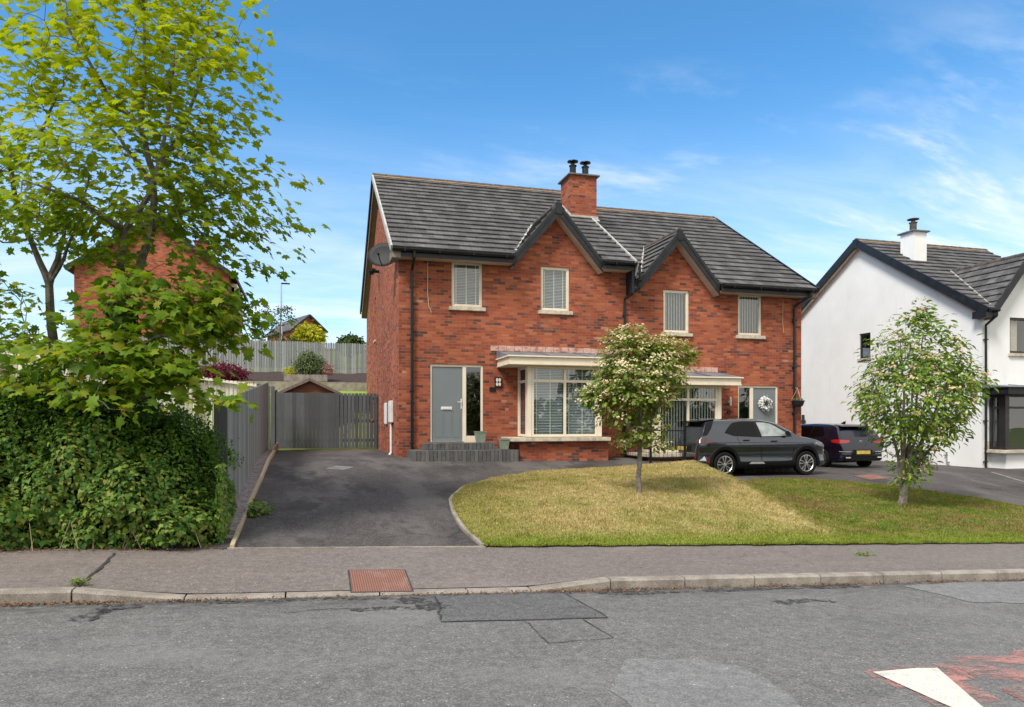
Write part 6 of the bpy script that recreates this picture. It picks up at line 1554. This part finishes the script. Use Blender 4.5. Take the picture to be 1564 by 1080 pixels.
# dead stems and dry grass along the foot
mb = MB()
for k in range(26):
    x = rng.uniform(-5, -1.2); a = Vector((x, 9.36 + rng.normal(0, .03), .08)); mb.tube([a, a + Vector((rng.normal(0, .15), -.04, rng.uniform(.1, .4)))], [.006, .003], 4)
part('dry_stems', mb, 'wood_edging', iv, kind='stuff')
# leaf litter against the kerb and the foot of the ivy
def litter():
    n = 6500; x = rng.uniform(-6, 10, n); y = 7.345 - np.abs(rng.normal(0, .05, n)); k = rng.random(n) < np.interp(x, [-6, -2.5, -.5, .3, 1.2, 2.2, 3.4, 5, 7.5, 10], [1, 1, .7, .3, .3, .8, .7, .5, .6, .3]) * (.35 + .65 * (np.sin(x * 2.3) + np.sin(x * 5.1) > -.4))
    x, y = x[k], y[k]; P1_ = np.stack([x, y, zroad(x, y) + rng.uniform(.004, .02, len(x))], -1)
    n = 900; x = rng.uniform(-6, -.95, n); y = 9.36 - np.abs(rng.normal(0, .09, n)); P2_ = np.stack([x, y, zpav(x, y) + rng.uniform(.004, .03, n)], -1)
    n = 170; x = rng.uniform(-4, 8, n); y = rng.uniform(7.55, 9.3, n); P3_ = np.stack([x, y, zpav(x, y) + .006], -1)
    P = np.concatenate([P1_, P2_, P3_]); n = len(P)
    sz = rng.uniform(.012, .034, n); sz[-170:] = rng.uniform(.008, .02, 170)
    leaves('leaf_litter', P, np.tile([0, 0, 1.], (n, 1)) + rng.normal(0, .45, (n, 3)), rng.normal(0, 1, (n, 3)), sz, 'oval', 'dead_leaf', label='brown dead leaves gathered in the gutter and along the foot of the ivy', cat='leaf litter', kind='stuff')
litter()
# weeds in the pavement
def weed(x, y, z, label, n=40, r=.05, h=.05, m='garden_weed'):
    P = np.stack([x + rng.normal(0, r, n), y + rng.normal(0, r * .5, n), z + rng.uniform(0, h, n)], -1)
    leaves('weed', P, np.array([0, 0, 1.]) + rng.normal(0, .5, (n, 3)), rng.normal(0, 1, (n, 3)), rng.uniform(.025, .055, n), 'long', m, label=label, cat='weed')
leafm('garden_weed', [(.12, .20, .03), (.2, .28, .05), (.25, .26, .08)], .25)
weed(-2.07, 7.58, .09, 'green weed growing in the joint behind the left kerb', 90, .04, .05)
weed(7.6, 8.5, -.29, 'low weed growing through the pavement before the greener lawn', 110, .08, .02)
# planting on the bank behind
def bush(name, c, r, n, size, m, label, cat, sh='oval', lo=.35, stems=True):
    rt = root(name, (c[0], c[1], c[2] - r[2]), label, cat)
    A = ell(max(20, n // 9), c, r, lo); t_ = Tree(); t_.trunk([(c[0], c[1], c[2] - r[2] - .1), (c[0], c[1], c[2] - r[2] * .3)], [max(.02, r[0] * .05), .015]); t_.grow(A, .5, .02, max(.15, r[0] * .3))
    part('stems', t_.mesh(.004, .4), 'bark_dark', rt, recalc=False)
    P, N, D, sz = spray(A, (c[0], c[1], c[2] - r[2] * .4), 9, r[0] * .16, .8, .8, .6, size, .5); leaves('leaves', P, N, D, sz, sh, m, rt, BASE[rt]); return rt
pt_ = root('planter', (-.1, 33, 3.3), 'weathered timber planter box on the soil bank behind the gates', 'planter')
mb = MB(); mb.box(-1.05, .78, 32.7, 32.76, 3.3, 3.62); mb.box(-1.05, .78, 33.4, 33.46, 3.3, 3.62); mb.box(-1.05, -.99, 32.76, 33.4, 3.3, 3.62); mb.box(.72, .78, 32.76, 33.4, 3.3, 3.62); part('planter_box', mb, 'sleeper', pt_)
mb = MB(); mb.box(-.99, .72, 32.76, 33.4, 3.4, 3.56); part('planter_soil', mb, 'soil', pt_)
bush('shrub', (.02, 33.1, 4.08), (.62, .35, .50), 2400, (.08, .15), 'bush_leaf', 'grey green bushy shrub in the middle of the timber planter', 'shrub', 'long')
bush('shrub', (-.78, 33.0, 3.78), (.25, .25, .20), 500, (.06, .12), 'yellow_leaf', 'low yellow green plant at the left end of the timber planter', 'shrub', 'long')
bush('shrub', (.72, 33.1, 3.90), (.32, .3, .30), 600, (.06, .12), 'pink_leaf', 'pinkish flowering shrub at the right end of the timber planter', 'shrub', 'long')
bush('acer_bush', (-3.45, 32.5, 3.62), (.9, .6, .28), 2200, (.10, .2), 'purple_leaf', 'low dark red acer bush on the soil bank', 'shrub', 'long')
def hedge_far(name, x0, x1, y, z0, h, d_, m, label, n=2600):
    rt = root(name, ((x0 + x1) / 2, y, z0), label, 'hedge'); P = np.stack([rng.uniform(x0, x1, n), y + rng.uniform(-d_, d_, n), rng.uniform(0, 1, n)], -1)
    P[:, 2] = z0 + h * P[:, 2] * (1 + .16 * np.sin(P[:, 0] * 2.2) + .1 * np.sin(P[:, 0] * 5.1)); leaves('hedge_leaves', P, rng.normal(0, .6, (n, 3)) + np.array([0, -.5, .7]), rng.normal(0, 1, (n, 3)), rng.uniform(.12, .24, n), 'oval', m, rt, BASE[rt])
    mb = MB(); mb.box(x0 + .1, x1 - .1, y - d_ * .5, y + d_ * .5, z0, z0 + h * .75); part('hedge_twigs', mb, 'twig_core', rt)
hedge_far('hedge', -6.2, -.55, 43, 4.4, 2.15, .6, 'dark_leaf', 'dark green clipped hedge just beyond the grey picket fence')
bush('shrub', (-.02, 43.5, 6.35), (.85, .6, .75), 3200, (.14, .24), 'yellow_leaf', 'bright yellow rounded bush just beyond the grey picket fence', 'shrub')
bush('shrub', (2.55, 47, 6.45), (.75, .6, .55), 1600, (.16, .28), 'dark_leaf', 'dark bush top showing over the fence beside the brick wall', 'shrub')
def sapling():
    x, y, z = -1.55, 42.2, 4.6; rt = root('sapling', (x, y, z), 'thin young tree with sparse leaves beside the street lamp', 'tree'); t_ = Tree()
    a = t_.trunk([(x, y, z), (x, y, 6.4), (x + .05, y, 7.7)], [.05, .04, .02]); A = np.concatenate([ell(34, (x - .1, y, 7.35), (1.0, .7, .5), .2), ell(12, (x + .35, y, 7.85), (.35, .3, .2)), ell(10, (x - .8, y, 7.6), (.25, .2, .15))]); t_.grow(A, .4, .03, .2, 6.2)
    part('trunk', t_.mesh(.007, .4), 'bark_grey', rt, recalc=False); P, N, D, sz = spray(A, (x, y, 7), 9, .12, .6, .5, .7, (.10, .18), .5); leaves('crown', P, N, D, sz, 'oval', 'dark_leaf', rt, BASE[rt])
sapling()
# the belt of trees across the road, seen only mirrored in windows and car bodies
n = 9000; x = rng.uniform(-45, 60, n); hgt = 4.2 + 2.6 * np.sin(x * .31) + 1.6 * np.sin(x * .83 + 1) + 1. * np.sin(x * 2.1)
P = np.stack([x, -20 + rng.normal(0, 1.6, n), -1.2 + (hgt + 1.6) * rng.random(n) ** .8], -1)
leaves('tree_belt', P, rng.normal(0, .6, (n, 3)) + np.array([0, .7, .6]), rng.normal(0, 1, (n, 3)), rng.uniform(.5, 1.1, n), 'oval', 'dark_leaf', label='belt of dark trees across the road, mirrored in the windows', cat='trees', kind='stuff')
